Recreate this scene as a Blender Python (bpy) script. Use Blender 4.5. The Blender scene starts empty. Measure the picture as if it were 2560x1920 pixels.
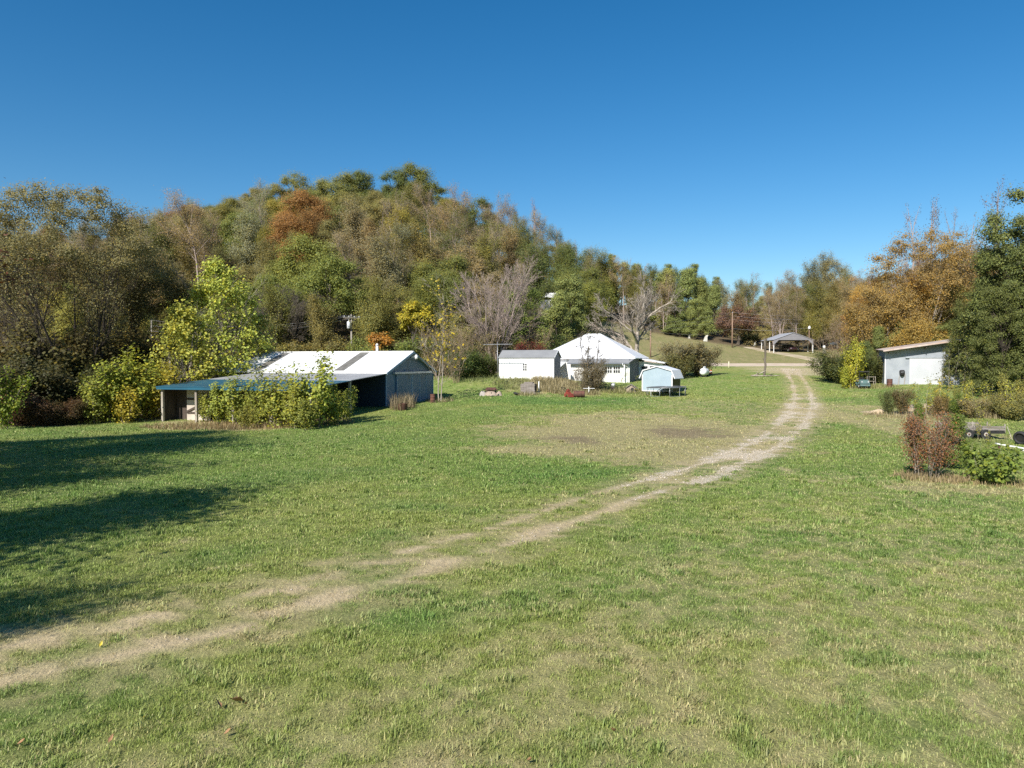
import bpy, math, random
import numpy as np
from mathutils import Vector, Matrix

SC = bpy.context.scene
COL = SC.collection
R = math.radians
F, CX, CY, CAMZ = 1828.0, 1280.0, 960.0, 4.5          # focal length and centre of the photograph in its own pixels
PITCH = math.atan(55.0 / F)
SP, CP = math.sin(PITCH), math.cos(PITCH)

# ------------------------------------------------------------------ terrain
TAB = [
 (-700, [(0,0),(40,0),(55,-.2),(66,-.2),(80,.3),(95,1),(112,4),(126,7),(150,12),(210,25),(260,26)]),
 (0,    [(0,0),(40,0),(55,-.35),(66,-.3),(80,.3),(95,1),(112,5),(126,8),(150,13),(210,25),(260,26)]),
 (300,  [(0,0),(40,0),(55,-.4),(66,-.2),(80,.4),(95,1.2),(110,4),(126,10),(150,18),(210,31),(260,32)]),
 (600,  [(0,0),(40,-.1),(55,-.35),(66,0),(80,.6),(95,1.5),(108,3.5),(126,11),(150,21),(210,39),(260,40)]),
 (800,  [(0,0),(45,-.1),(55,-.1),(66,.35),(80,.9),(95,1.8),(108,4),(126,12),(150,22),(210,41),(260,42)]),
 (1000, [(0,0),(45,0),(55,.1),(66,.43),(76,.55),(84,1.4),(95,2.2),(108,4),(126,12),(150,22.5),(210,42.5),(260,43)]),
 (1150, [(0,0),(45,0),(55,.1),(66,.4),(76,.8),(80,1.2),(86,2.2),(95,2.7),(108,4),(126,10),(150,19),(210,36.5),(260,38)]),
 (1330, [(0,0),(45,0),(66,.4),(74,.8),(78,1.1),(84,2.1),(90,2.5),(100,2.8),(112,4.5),(126,9),(150,17),(205,30),(260,32)]),
 (1450, [(0,0),(45,0),(66,.5),(75,.9),(79,1.15),(86,1.8),(92,2),(100,2.3),(112,3.6),(126,7),(150,12.5),(170,16),(200,22),(260,26)]),
 (1550, [(0,0),(45,0),(66,.5),(75,.85),(79,.95),(86,1.6),(92,1.95),(100,2.3),(112,3.2),(126,4.6),(150,9.5),(165,12.5),(195,19),(260,24)]),
 (1640, [(0,0),(45,0),(66,.5),(78,.96),(92,2),(112,3.2),(124,3.9),(130,4.4),(150,8),(165,11),(195,17.5),(240,25),(290,28)]),
 (1750, [(0,0),(45,0),(66,.5),(78,1),(92,2.1),(112,3.2),(122,3.75),(128,4),(150,7.5),(160,9.3),(190,14),(230,20),(290,25)]),
 (1850, [(0,0),(45,0),(66,.5),(78,1),(92,2.2),(112,3.2),(122,3.75),(128,4),(145,6),(155,7.7),(185,11),(230,19),(290,25)]),
 (1950, [(0,0),(45,0),(66,.5),(78,1),(92,2.2),(112,3.2),(122,3.75),(128,4),(145,6.2),(155,7),(182,9.5),(230,19),(290,27)]),
 (2060, [(0,0),(45,0),(66,.6),(78,1.1),(92,2.2),(112,3.2),(122,3.75),(128,4),(145,6.3),(155,7),(178,10),(220,19),(290,28)]),
 (2300, [(0,0),(30,0),(45,-.2),(55,.3),(66,1),(78,1.7),(84,1.97),(92,2.3),(112,4),(130,8),(150,13),(200,20),(260,22)]),
 (2560, [(0,0),(30,-.1),(45,-.3),(55,.1),(66,.8),(78,1.7),(92,2.5),(112,5),(130,10),(150,16),(200,24),(260,26)]),
 (3300, [(0,0),(30,-.1),(45,-.3),(55,.1),(66,.8),(78,1.7),(92,2.5),(112,5),(130,10),(150,16),(200,24),(260,26)]),
]
UG = np.arange(-1.3, 1.3001, .01)
DG = np.concatenate([np.arange(0, 300, 1.0), np.array([300, 400, 600, 900, 2500.])])
_cols = []
for px, kn in TAB:
    d = [k[0] for k in kn] + [420, 700, 2500]
    z = [k[1] for k in kn] + [kn[-1][1] * .5, 0, -10]
    zz = np.interp(DG, d, z)
    k = np.array([1, 2, 3, 2, 1.]); k /= k.sum()
    zs = np.convolve(np.pad(zz, 2, mode='edge'), k, mode='valid')
    zs[295:] = zz[295:]
    _cols.append(zs)
_cu = np.array([(c[0] - CX) / F for c in TAB])
_cols = np.array(_cols)
HG = np.array([np.interp(UG, _cu, _cols[:, j]) for j in range(len(DG))]).T
_k = np.array([1, 2, 3, 4, 3, 2, 1.]); _k /= _k.sum()
HG = np.apply_along_axis(lambda a: np.convolve(np.pad(a, 3, mode='edge'), _k, mode='valid'), 0, HG)

def gz(x, y):
    """ground height at x, y (arrays or numbers)"""
    x = np.asarray(x, float); y = np.asarray(y, float)
    d = np.clip(y, 0, 2499)
    u = np.clip(x / np.maximum(d, 4.0), -1.299, 1.299)
    iu = (u + 1.3) / .01
    i0 = np.clip(iu.astype(int), 0, len(UG) - 2); fu = iu - i0
    j0 = np.clip(np.searchsorted(DG, d, side='right') - 1, 0, len(DG) - 2)
    fd = (d - DG[j0]) / (DG[j0 + 1] - DG[j0])
    a = HG[i0, j0] * (1 - fd) + HG[i0, j0 + 1] * fd
    b = HG[i0 + 1, j0] * (1 - fd) + HG[i0 + 1, j0 + 1] * fd
    return a * (1 - fu) + b * fu

def ray(px, py):
    X, Y = (px - CX) / F, (CY - py) / F
    dy = CP + Y * SP
    return X / dy, (Y * CP - SP) / dy                  # x and z gained per metre of depth

def atD(px, py, D):
    a, b = ray(px, py)
    return Vector((a * D, D, CAMZ + b * D))

_DD = np.concatenate([np.arange(5, 130, .1), np.arange(130, 320, .5)])
def at(px, py):
    """the point of the ground seen at a place of the photograph"""
    a, b = ray(px, py)
    dz = CAMZ + b * _DD - gz(a * _DD, _DD)
    w = np.where(dz <= 0)[0]
    if len(w) == 0: D = 200.0
    elif w[0] == 0: D = 5.0
    else:
        i = w[0]; t = dz[i - 1] / (dz[i - 1] - dz[i]); D = _DD[i - 1] + t * (_DD[i] - _DD[i - 1])
    return Vector((a * D, D, float(gz(a * D, D))))

def onD(px, D):
    a, _ = ray(px, 905)
    return Vector((a * D, D, float(gz(a * D, D))))

def proj(x, y, z):
    z = z - CAMZ
    fw = y * CP - z * SP; up = y * SP + z * CP
    return CX + F * x / fw, CY - F * up / fw

def hgt(D, py, zb):
    """height of something whose top is seen at row py, at depth D, on ground zb"""
    return CAMZ + ray(CX, py)[1] * D - zb

# ------------------------------------------------------------------ naming, parenting
def tag(o, label=None, cat=None, group=None, kind=None):
    if label: o['label'] = label
    if cat: o['category'] = cat
    if group: o['group'] = group
    if kind: o['kind'] = kind
    return o

def empty(name, loc, rz=0., label=None, cat=None, group=None, scale=1.):
    o = bpy.data.objects.new(name, None)
    o.location = loc; o.rotation_euler = (0, 0, rz); o.empty_display_size = .3
    o.scale = (scale,) * 3 if not isinstance(scale, tuple) else scale
    COL.objects.link(o)
    return tag(o, label, cat, group)

def add(name, me, parent=None, mat=None, color=None):
    o = bpy.data.objects.new(name, me)
    if mat is not None and len(me.materials) == 0: me.materials.append(mat)
    if color is not None: o.color = (*color, 1)
    if parent is not None: o.parent = parent
    COL.objects.link(o)
    return o

def copy_thing(root, name=None):
    r = root.copy(); COL.objects.link(r)
    for ch in root.children:
        c = ch.copy(); COL.objects.link(c); c.parent = r
        for g in ch.children:
            d = g.copy(); COL.objects.link(d); d.parent = c
    return r

def mesh_np(name, v, f, smooth=False):
    """mesh from numpy vertices and equal-sized faces"""
    me = bpy.data.meshes.new(name)
    v = np.ascontiguousarray(v, np.float32); f = np.ascontiguousarray(f, np.int32)
    n, k = f.shape
    me.vertices.add(len(v)); me.vertices.foreach_set('co', v.ravel())
    me.loops.add(n * k); me.loops.foreach_set('vertex_index', f.ravel())
    me.polygons.add(n); me.polygons.foreach_set('loop_start', np.arange(0, n * k, k, dtype=np.int32))
    if smooth: me.polygons.foreach_set('use_smooth', np.ones(n, bool))
    me.update(calc_edges=True)
    return me

class MB:
    """collects boxes, bars, prisms and turned shapes into one mesh"""
    def __init__(s): s.v = []; s.f = []; s.sm = []
    def poly(s, pts, smooth=False):
        b = len(s.v); s.v += [tuple(p) for p in pts]; s.f.append(tuple(range(b, b + len(pts)))); s.sm.append(smooth)
    def faces(s, pts, fs, smooth=False):
        b = len(s.v); s.v += [tuple(p) for p in pts]
        for f in fs: s.f.append(tuple(b + i for i in f)); s.sm.append(smooth)
    def box(s, x0, x1, y0, y1, z0, z1):
        p = [(x0,y0,z0),(x1,y0,z0),(x1,y1,z0),(x0,y1,z0),(x0,y0,z1),(x1,y0,z1),(x1,y1,z1),(x0,y1,z1)]
        s.faces(p, [(0,3,2,1),(4,5,6,7),(0,1,5,4),(1,2,6,5),(2,3,7,6),(3,0,4,7)]); return s
    def hexa(s, bot, top):
        """solid between two four-cornered rings"""
        s.faces(list(bot) + list(top), [(0,3,2,1),(4,5,6,7),(0,1,5,4),(1,2,6,5),(2,3,7,6),(3,0,4,7)]); return s
    def slab(s, a, b, c, d, t):
        """sheet a-b-c-d given thickness t downwards"""
        q = [Vector(p) for p in (a, b, c, d)]; n = Vector((0, 0, -t))
        return s.hexa([p + n for p in q], q)
    def bar(s, p, q, w, h=None, up=(0,0,1)):
        p, q = Vector(p), Vector(q); h = h or w
        d = (q - p).normalized(); u = Vector(up)
        if abs(d.dot(u)) > .95: u = Vector((1, 0, 0))
        a = d.cross(u).normalized() * w / 2; b = a.cross(d).normalized() * h / 2
        s.hexa([p - a - b, p + a - b, p + a + b, p - a + b], [q - a - b, q + a - b, q + a + b, q - a + b]); return s
    def tube(s, pts, rad, n=8, smooth=True, caps=True):
        pts = [Vector(p) for p in pts]
        if not hasattr(rad, '__len__'): rad = [rad] * len(pts)
        b = len(s.v); ref = None
        for i, p in enumerate(pts):
            d = (pts[min(i + 1, len(pts) - 1)] - pts[max(i - 1, 0)]).normalized()
            if ref is None: ref = d.orthogonal().normalized()
            ref = (ref - d * ref.dot(d)).normalized(); w = d.cross(ref)
            for k in range(n):
                a = 2 * math.pi * k / n
                s.v.append(tuple(p + (ref * math.cos(a) + w * math.sin(a)) * rad[i]))
        for i in range(len(pts) - 1):
            for k in range(n):
                k2 = (k + 1) % n
                s.f.append((b+i*n+k, b+i*n+k2, b+(i+1)*n+k2, b+(i+1)*n+k)); s.sm.append(smooth)
        if caps:
            s.f.append(tuple(b + k for k in reversed(range(n)))); s.sm.append(False)
            e = b + (len(pts) - 1) * n
            s.f.append(tuple(e + k for k in range(n))); s.sm.append(False)
        return s
    def build(s, name, mat, parent=None):
        me = bpy.data.meshes.new(name); me.from_pydata(s.v, [], s.f)
        me.polygons.foreach_set('use_smooth', s.sm); me.update()
        return add(name, me, parent, mat)

# ------------------------------------------------------------------ materials
MATS = {}
def nodes_of(name):
    m = bpy.data.materials.new(name); m.use_nodes = True
    nt = m.node_tree; nt.nodes.clear()
    return m, nt, nt.nodes, nt.links

def N(nt, t, **kw):
    n = nt.nodes.new(t)
    for k, v in kw.items():
        if k.startswith('i_'): n.inputs[k[2:].replace('_', ' ')].default_value = v
        else: setattr(n, k, v)
    return n

def mix(nt, fac, a, b, mode='MIX'):
    n = nt.nodes.new('ShaderNodeMix'); n.data_type = 'RGBA'; n.blend_type = mode; n.clamp_factor = True
    for i, x in ((0, fac), (6, a), (7, b)):
        if hasattr(x, 'is_linked') or hasattr(x, 'links'): nt.links.new(x, n.inputs[i])
        else: n.inputs[i].default_value = x if i == 0 else (*x[:3], 1)
    return n.outputs[2]

def math_(nt, op, a, b=0.0):
    n = nt.nodes.new('ShaderNodeMath'); n.operation = op
    for i, x in ((0, a), (1, b)):
        if hasattr(x, 'links'): nt.links.new(x, n.inputs[i])
        else: n.inputs[i].default_value = x
    return n.outputs[0]

def ramp(nt, x, lo, hi):
    n = nt.nodes.new('ShaderNodeMapRange'); n.interpolation_type = 'SMOOTHSTEP'
    nt.links.new(x, n.inputs[0]); n.inputs[1].default_value = lo; n.inputs[2].default_value = hi
    return n.outputs[0]

def noise(nt, vec, scale, detail=4., rough=.6, dist=0.):
    n = nt.nodes.new('ShaderNodeTexNoise'); n.inputs['Scale'].default_value = scale
    n.inputs['Detail'].default_value = detail; n.inputs['Roughness'].default_value = rough; n.inputs['Distortion'].default_value = dist
    nt.links.new(vec, n.inputs['Vector'])
    return n.outputs['Fac']

def surf(name, c1, c2=None, scale=3., rough=.7, metal=0., bump=.15, ribs=None, grain=None, stain=None, spec=.4):
    """weathered surface: two tones in a noise, optional ribs (axis, per metre, depth), grain (axis stretch), stains (colour, amount)"""
    if name in MATS: return MATS[name]
    m, nt, nd, ln = nodes_of(name)
    out = nd.new('ShaderNodeOutputMaterial'); b = nd.new('ShaderNodeBsdfPrincipled')
    ln.new(b.outputs[0], out.inputs[0])
    tc = nd.new('ShaderNodeTexCoord'); vec = tc.outputs['Object']
    nv = vec
    if grain:
        mp = nd.new('ShaderNodeMapping'); mp.inputs['Scale'].default_value = grain; ln.new(vec, mp.inputs[0]); nv = mp.outputs[0]
    n1 = noise(nt, nv, scale)
    c2 = c2 or tuple(x * .75 for x in c1)
    col = mix(nt, ramp(nt, n1, .35, .65), c1, c2)
    if stain:
        n2 = noise(nt, nv, scale * .37, 6., .7, .4)
        col = mix(nt, ramp(nt, n2, .62 - stain[1], .72), col, stain[0])
    ln.new(col, b.inputs['Base Color'])
    b.inputs['Roughness'].default_value = rough; b.inputs['Metallic'].default_value = metal
    b.inputs['Specular IOR Level'].default_value = spec
    h = noise(nt, nv, scale * 6, 3.)
    hm = math_(nt, 'MULTIPLY', h, .012)
    if ribs:
        sx = nd.new('ShaderNodeSeparateXYZ'); ln.new(vec, sx.inputs[0])
        w = math_(nt, 'SINE', math_(nt, 'MULTIPLY', sx.outputs['XYZ'.index(ribs[0])], ribs[1] * 2 * math.pi))
        w = math_(nt, 'POWER', math_(nt, 'ABSOLUTE', w), 3.0) if len(ribs) > 3 else w
        hm = math_(nt, 'ADD', hm, math_(nt, 'MULTIPLY', w, ribs[2]))
    bp = nd.new('ShaderNodeBump'); bp.inputs['Strength'].default_value = min(1., bump * 4); bp.inputs['Distance'].default_value = 1.
    ln.new(hm, bp.inputs['Height']); ln.new(bp.outputs[0], b.inputs['Normal'])
    MATS[name] = m
    return m

def leaf_mat(name, trans=.35, var=.5, yellow=(1.35, 1.1, .5), wet=.25):
    """leaves: tint from the object's own colour, each leaf a little lighter, darker or yellower"""
    if name in MATS: return MATS[name]
    m, nt, nd, ln = nodes_of(name)
    out = nd.new('ShaderNodeOutputMaterial')
    oi = nd.new('ShaderNodeObjectInfo'); at_ = nd.new('ShaderNodeAttribute'); at_.attribute_name = 'v'
    v = at_.outputs['Fac']
    br = math_(nt, 'ADD', math_(nt, 'MULTIPLY', v, 2 * var), 1 - var)
    cb = nd.new('ShaderNodeCombineColor')
    for i in range(3): ln.new(br, cb.inputs[i])
    c = mix(nt, 1., oi.outputs['Color'], cb.outputs[0], 'MULTIPLY')
    a2 = nd.new('ShaderNodeAttribute'); a2.attribute_name = 'w'
    c = mix(nt, ramp(nt, a2.outputs['Fac'], .5, 1.), c, mix(nt, 1., c, yellow, 'MULTIPLY'))
    d = nd.new('ShaderNodeBsdfPrincipled'); d.inputs['Roughness'].default_value = .55; d.inputs['Specular IOR Level'].default_value = wet
    ln.new(c, d.inputs['Base Color'])
    t = nd.new('ShaderNodeBsdfTranslucent'); ln.new(c, t.inputs['Color'])
    mx = nd.new('ShaderNodeMixShader'); mx.inputs[0].default_value = trans
    ln.new(d.outputs[0], mx.inputs[1]); ln.new(t.outputs[0], mx.inputs[2]); ln.new(mx.outputs[0], out.inputs[0])
    MATS[name] = m
    return m

def bark_mat(name, c1, c2, scale=2.5):
    return surf(name, c1, c2, scale, .9, 0, .3, grain=(1, 1, .25), spec=.2)

def glass_mat():
    if 'window glass' in MATS: return MATS['window glass']
    m, nt, nd, ln = nodes_of('window glass')
    out = nd.new('ShaderNodeOutputMaterial'); b = nd.new('ShaderNodeBsdfPrincipled'); ln.new(b.outputs[0], out.inputs[0])
    tc = nd.new('ShaderNodeTexCoord'); n1 = noise(nt, tc.outputs['Object'], 2.)
    ln.new(mix(nt, n1, (.015, .018, .02), (.04, .045, .05)), b.inputs['Base Color'])
    b.inputs['Roughness'].default_value = .08; b.inputs['Specular IOR Level'].default_value = .6
    MATS['window glass'] = m
    return m

# ------------------------------------------------------------------ value noise for placing colours on the ground
def vnoise(x, y, s, seed=0):
    x = np.asarray(x) / s + 1000.5; y = np.asarray(y) / s + 1000.5
    xi = np.floor(x).astype(np.int64); yi = np.floor(y).astype(np.int64)
    fx = x - xi; fy = y - yi; fx = fx * fx * (3 - 2 * fx); fy = fy * fy * (3 - 2 * fy)
    def h(i, j):
        n = (i * 374761393 + j * 668265263 + seed * 974634777) & 0x7fffffff
        n = ((n ^ (n >> 13)) * 1274126177) & 0x7fffffff
        return ((n ^ (n >> 16)) & 0xffff) / 65535.
    return (h(xi, yi) * (1 - fx) + h(xi + 1, yi) * fx) * (1 - fy) + (h(xi, yi + 1) * (1 - fx) + h(xi + 1, yi + 1) * fx) * fy

def fnoise(x, y, s, seed=0, oct=3):
    a, t, w = 0., 0., 1.
    for k in range(oct):
        a = a + w * vnoise(x, y, s / 2 ** k, seed + k * 17); t += w; w *= .55
    return a / t

def sst(x, lo, hi):
    t = np.clip((x - lo) / (hi - lo), 0, 1); return t * t * (3 - 2 * t)

def blob(px, py, wx, wy):
    """an ellipse on the ground given by where it is seen"""
    c = at(px, py); a = at(px, py - wy); b = at(px, py + wy)
    return c.x, c.y, wx / F * c.y, max(.5, abs(a.y - b.y) / 2)

def inblob(x, y, b, soft=.5):
    d = np.sqrt(((x - b[0]) / b[2]) ** 2 + ((y - b[1]) / b[3]) ** 2)
    d = d + (fnoise(x, y, max(1.5, b[2] * .35), 5) - .5) * .9
    return 1 - sst(d, 1 - soft, 1 + soft * .4)

def polydist(x, y, pts):
    best = np.full(np.shape(x), 1e9); par = np.zeros(np.shape(x)); acc = 0.; side = np.zeros(np.shape(x))
    for (ax, ay), (bx, by) in zip(pts[:-1], pts[1:]):
        dx, dy = bx - ax, by - ay; L = math.hypot(dx, dy)
        t = np.clip(((x - ax) * dx + (y - ay) * dy) / (L * L), 0, 1)
        d = np.hypot(x - ax - t * dx, y - ay - t * dy)
        sd = np.sign((x - ax) * dy - (y - ay) * dx)
        m = d < best
        best = np.where(m, d, best); par = np.where(m, acc + t * L, par); side = np.where(m, sd, side); acc += L
    return best, par, side

def smooth_line(pts, n=3):
    for _ in range(n):
        q = [pts[0]]
        for a, b in zip(pts[:-1], pts[1:]):
            q.append((a[0]*.75+b[0]*.25, a[1]*.75+b[1]*.25)); q.append((a[0]*.25+b[0]*.75, a[1]*.25+b[1]*.75))
        pts = q + [pts[-1]]
    return pts

TRACK_PX = [(-330,1735),(0,1664),(158,1627),(316,1592),(560,1542),(810,1474),(1000,1416),(1157,1368),(1330,1318),(1560,1232),(1733,1187),(1823,1150),
            (1914,1112),(1985,1055),(2008,1016),(2008,985),(1998,958),(1985,938),(1975,922)]
TRACK = smooth_line([tuple(at(*p).xy) for p in TRACK_PX], 2)
_tx = np.array([p[0] for p in TRACK]); _ty = np.array([p[1] for p in TRACK])
_tl = np.concatenate([[0], np.cumsum(np.hypot(np.diff(_tx), np.diff(_ty)))])
def tpar(px, py):
    c = at(px, py); d, t, s = polydist(np.array([c.x]), np.array([c.y]), TRACK); return float(t[0])
TG0, TG1, TG2 = tpar(1540, 1238), tpar(1700, 1195), tpar(2010, 1000)
B_DRY = blob(1560, 1085, 400, 62)
B_MUD1, B_MUD2 = blob(1415, 1103, 100, 17), blob(1720, 1080, 120, 16)
B_LUSH = blob(1380, 1190, 230, 34)
B_LUSH2 = blob(1020, 1560, 120, 60)
B_FAR = blob(2180, 1040, 200, 50)
B_FAR2 = blob(1820, 1030, 260, 45)
B_YARD = blob(1400, 1000, 260, 16)
B_BUSH = blob(2390, 1215, 190, 26)
B_SAND = [blob(2280, 1035, 52, 9), blob(2190, 1033, 30, 6)]
B_EDGE = [blob(620, 1066, 260, 11), blob(330, 1045, 160, 9), blob(480, 1056, 90, 9)]
B_ENTRY = blob(1985, 926, 120, 12)
B_WEEDY = blob(1390, 960, 120, 22)

C = lambda *a: np.array(a, float)
G_GREEN, G_LUSH, G_YEL = C(.170, .242, .054), C(.118, .200, .048), C(.258, .280, .074)
G_TAN, G_STRAW, G_MUD, G_GRAVEL, G_LITTER = C(.38, .32, .165), C(.47, .375, .23), C(.20, .155, .095), C(.62, .55, .44), C(.13, .10, .06)

def fedge(px):
    return np.interp(px, [-900, -100, 250, 330, 1250, 1330, 1450, 1485, 1560, 1640, 1760, 1830, 1920, 2060, 2110, 2150, 2300, 3300],
                     [78, 74, 80, 98, 100, 106, 116, 168, 168, 165, 160, 157, 153, 151, 140, 100, 98, 92])

def gr0_(par): return sst(par, TG0 - 2, TG1)

def lay(x, y):
    """what lies on the ground there: colour, share of live grass, share of loose gravel"""
    x = np.asarray(x, float); y = np.asarray(y, float)
    px, py = proj(x, np.maximum(y, 1.), gz(x, y))
    dist, par, side = polydist(x, y, TRACK)
    right = (side > 0).astype(float)
    big, med, sml = fnoise(x, y, 9., 1), fnoise(x, y, 1.5, 2), fnoise(x, y, .34, 3, 2)
    near = 1 - sst(y, 10, 32)
    dry = .12 + right * (.10 + .28 * near) * sst(dist, 1.5, 6) + .10 * sst(y, 60, 95)
    dry = dry + .85 * inblob(x, y, B_DRY, .4) + .5 * inblob(x, y, B_FAR) + .34 * inblob(x, y, B_FAR2) + .5 * inblob(x, y, B_BUSH) + .5 * inblob(x, y, B_WEEDY)
    dry = dry - .3 * inblob(x, y, B_LUSH) - .2 * inblob(x, y, B_YARD) - .25 * inblob(x, y, B_LUSH2)
    shoulder = 1 - sst(dist + (med - .5) * 1.2, 1.2, 2.5)
    dry = dry + (.28 + .18 * near) * shoulder
    dry = np.maximum(dry, .62 * sst(y, 122, 128) * (px > 1450) * (y < 175))
    for b in B_EDGE: dry = dry + .7 * inblob(x, y, b)
    yel = sst(big * .6 + med * .4 + .12 * near, .38, .68) * .75
    lush = sst(fnoise(x, y, 4., 8), .52, .75) * .6 + .55 * inblob(x, y, B_LUSH) + .2 * inblob(x, y, B_LUSH2) + .5 * inblob(x, y, B_YARD)
    c = G_GREEN[None] * (1 - yel[:, None]) + G_YEL[None] * yel[:, None]
    lush = np.clip(lush, 0, 1)[:, None]; c = c * (1 - lush) + G_LUSH * lush
    fin = fnoise(x, y, .2, 61, 2)
    t = .85 * sst(sml * .42 + med * .30 + fin * .28, .74 - dry * .62, .98 - dry * .60)[:, None]
    bare = (1 - sst(fnoise(x, y, .26, 51, 2), .36, .60)) * np.clip(dry * 1.35, 0, .62)
    t = np.maximum(np.maximum(t, bare[:, None]), np.clip(dry - .40, 0, .55)[:, None])
    c = c * (1 - t) + G_TAN * t
    far = (sst(y, 123, 127) * (px > 1450))[:, None]
    c = c * (1 - far * .6) + C(.20, .175, .085) * far * .6
    grass = 1 - .55 * t[:, 0]
    # brown smears
    mud = np.clip(inblob(x, y, B_MUD1) + inblob(x, y, B_MUD2), 0, 1) * sst(med, .25, .6) * .85
    c = c * (1 - mud[:, None]) + G_MUD * mud[:, None]; grass = grass * (1 - .8 * mud)
    # wheel ruts
    rut = np.exp(-((dist - (.62 + .2 * sst(par, TG0 - 14, TG0))) / (.38 - .04 * gr0_(par))) ** 2)
    jit = (med - .5) * 1.1 + (sml - .5) * 1.0 + (fnoise(x, y * .45, 1.1, 71, 2) - .5) * .9 * gr0_(par)
    gr0 = sst(par, TG0 - 2, TG1) * (1 - sst(par, TG2, TG2 + 12) * .6)
    wide = 1 - sst(dist + (med - .5) * 2.0, .9, 2.4)
    crs = fnoise(x, y, 2.6, 91, 2); rut = rut * (.76 + .5 * crs) * np.where(side > 0, 1.08, .80 + .2 * gr0_(par))
    straw = np.clip(np.maximum(sst(rut + jit * .85, .30, .90) * (.95 - .25 * gr0), np.maximum(wide * gr0 * .62 * sst(med * .5 + sml * .5, .30, .55), .25 * near * shoulder * sst(med * .5 + sml * .5, .45, .68))), 0, 1)
    c = c * (1 - straw[:, None]) + G_STRAW * straw[:, None]; grass = grass * (1 - .85 * straw)
    grav = np.clip((rut * .75 + wide * .75 * gr0 * sst(fnoise(x, y, 1.7, 93, 2), .3, .65) + jit) * (.56 + .44 * gr0), 0, 1)
    grav = sst(grav, .38, .95) * (1 - sst(dist, 2.2, 3.2))
    e = inblob(x, y, B_ENTRY); grav = np.maximum(grav, e * .62); c = c * (1 - .6 * e[:, None]) + G_STRAW * .6 * e[:, None]
    for b in B_SAND:
        s = inblob(x, y, b); grav = np.maximum(grav, s * .35); c = c * (1 - s[:, None]) + C(.55, .42, .28) * s[:, None]; grass = grass * (1 - s)
    # leaf litter under the woods
    fo = sst(y - fedge(px) + (med - .5) * 3, -3, 2)
    fo = np.maximum(fo, (1 - sst(px + (med - .5) * 40, 120, 260)) * sst(y, 53.5, 56))
    c = c * (1 - fo[:, None]) + G_LITTER * fo[:, None]; grass = grass * (1 - fo)
    return c, grass, grav
# ------------------------------------------------------------------ ground
def ground_mat():
    m, nt, nd, ln = nodes_of('ground')
    out = nd.new('ShaderNodeOutputMaterial'); b = nd.new('ShaderNodeBsdfPrincipled'); ln.new(b.outputs[0], out.inputs[0])
    g = nd.new('ShaderNodeNewGeometry'); P = g.outputs['Position']
    ca = nd.new('ShaderNodeAttribute'); ca.attribute_name = 'lay'
    ga = nd.new('ShaderNodeAttribute'); ga.attribute_name = 'gravel'
    mp = nd.new('ShaderNodeMapping'); mp.inputs['Scale'].default_value = (1, .45, 1); ln.new(P, mp.inputs[0])
    n1 = noise(nt, P, 1.3, 5.); n2 = noise(nt, mp.outputs[0], 9., 4., .7); n3 = noise(nt, P, 38., 3., .7)
    v = math_(nt, 'ADD', math_(nt, 'MULTIPLY', n1, .5), math_(nt, 'ADD', math_(nt, 'MULTIPLY', n2, .9), math_(nt, 'MULTIPLY', n3, .7)))
    br = math_(nt, 'ADD', math_(nt, 'MULTIPLY', v, 1.15), -.22)
    cb = nd.new('ShaderNodeCombineColor')
    for i in range(3): ln.new(br, cb.inputs[i])
    c = mix(nt, 1., ca.outputs['Color'], cb.outputs[0], 'MULTIPLY')
    # pale loose stones
    s = math_(nt, 'ADD', math_(nt, 'MULTIPLY', noise(nt, mp.outputs[0], 5.5, 6., .75), .6), math_(nt, 'MULTIPLY', noise(nt, P, 24., 3., .7), .4))
    th = math_(nt, 'SUBTRACT', math_(nt, 'ADD', s, math_(nt, 'MULTIPLY', ga.outputs['Fac'], .17)), .62)
    gm = ramp(nt, th, 0., .07)
    gc = mix(nt, n3, (.38, .32, .24), (.72, .64, .52))
    c = mix(nt, gm, c, gc)
    ln.new(c, b.inputs['Base Color']); b.inputs['Roughness'].default_value = .95; b.inputs['Specular IOR Level'].default_value = .15
    bp = nd.new('ShaderNodeBump'); bp.inputs['Strength'].default_value = .7; bp.inputs['Distance'].default_value = 1.
    hh = math_(nt, 'ADD', math_(nt, 'MULTIPLY', n2, .10), math_(nt, 'MULTIPLY', n3, .03))
    ln.new(hh, bp.inputs['Height']); ln.new(bp.outputs[0], b.inputs['Normal'])
    return m

GM = ground_mat()
def grow_axis(lo, hi, step, a, b, rate=1.12):
    core = list(np.arange(a, b + step * .5, step))
    s = step; x = core[-1]
    while x < hi: s = min(s * rate, 60); x += s; core.append(x)
    s = step; x = core[0]; left = []
    while x > lo: s = min(s * rate, 60); x -= s; left.append(x)
    return np.array(left[::-1] + core)

def lay_mesh(name, X, Y, Z, f):
    me = mesh_np(name, np.stack([X, Y, Z], 1), f, True)
    c, g, gr = lay(X, Y); c = c * (1 - .24 * g * (1 - sst(Y, 40, 95)))[:, None]      # soil and thatch between the blades
    a = me.color_attributes.new('lay', 'FLOAT_COLOR', 'POINT')
    a.data.foreach_set('color', np.concatenate([c, np.ones((len(c), 1))], 1).astype(np.float32).ravel())
    a = me.attributes.new('gravel', 'FLOAT', 'POINT'); a.data.foreach_set('value', gr.astype(np.float32))
    return me

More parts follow.
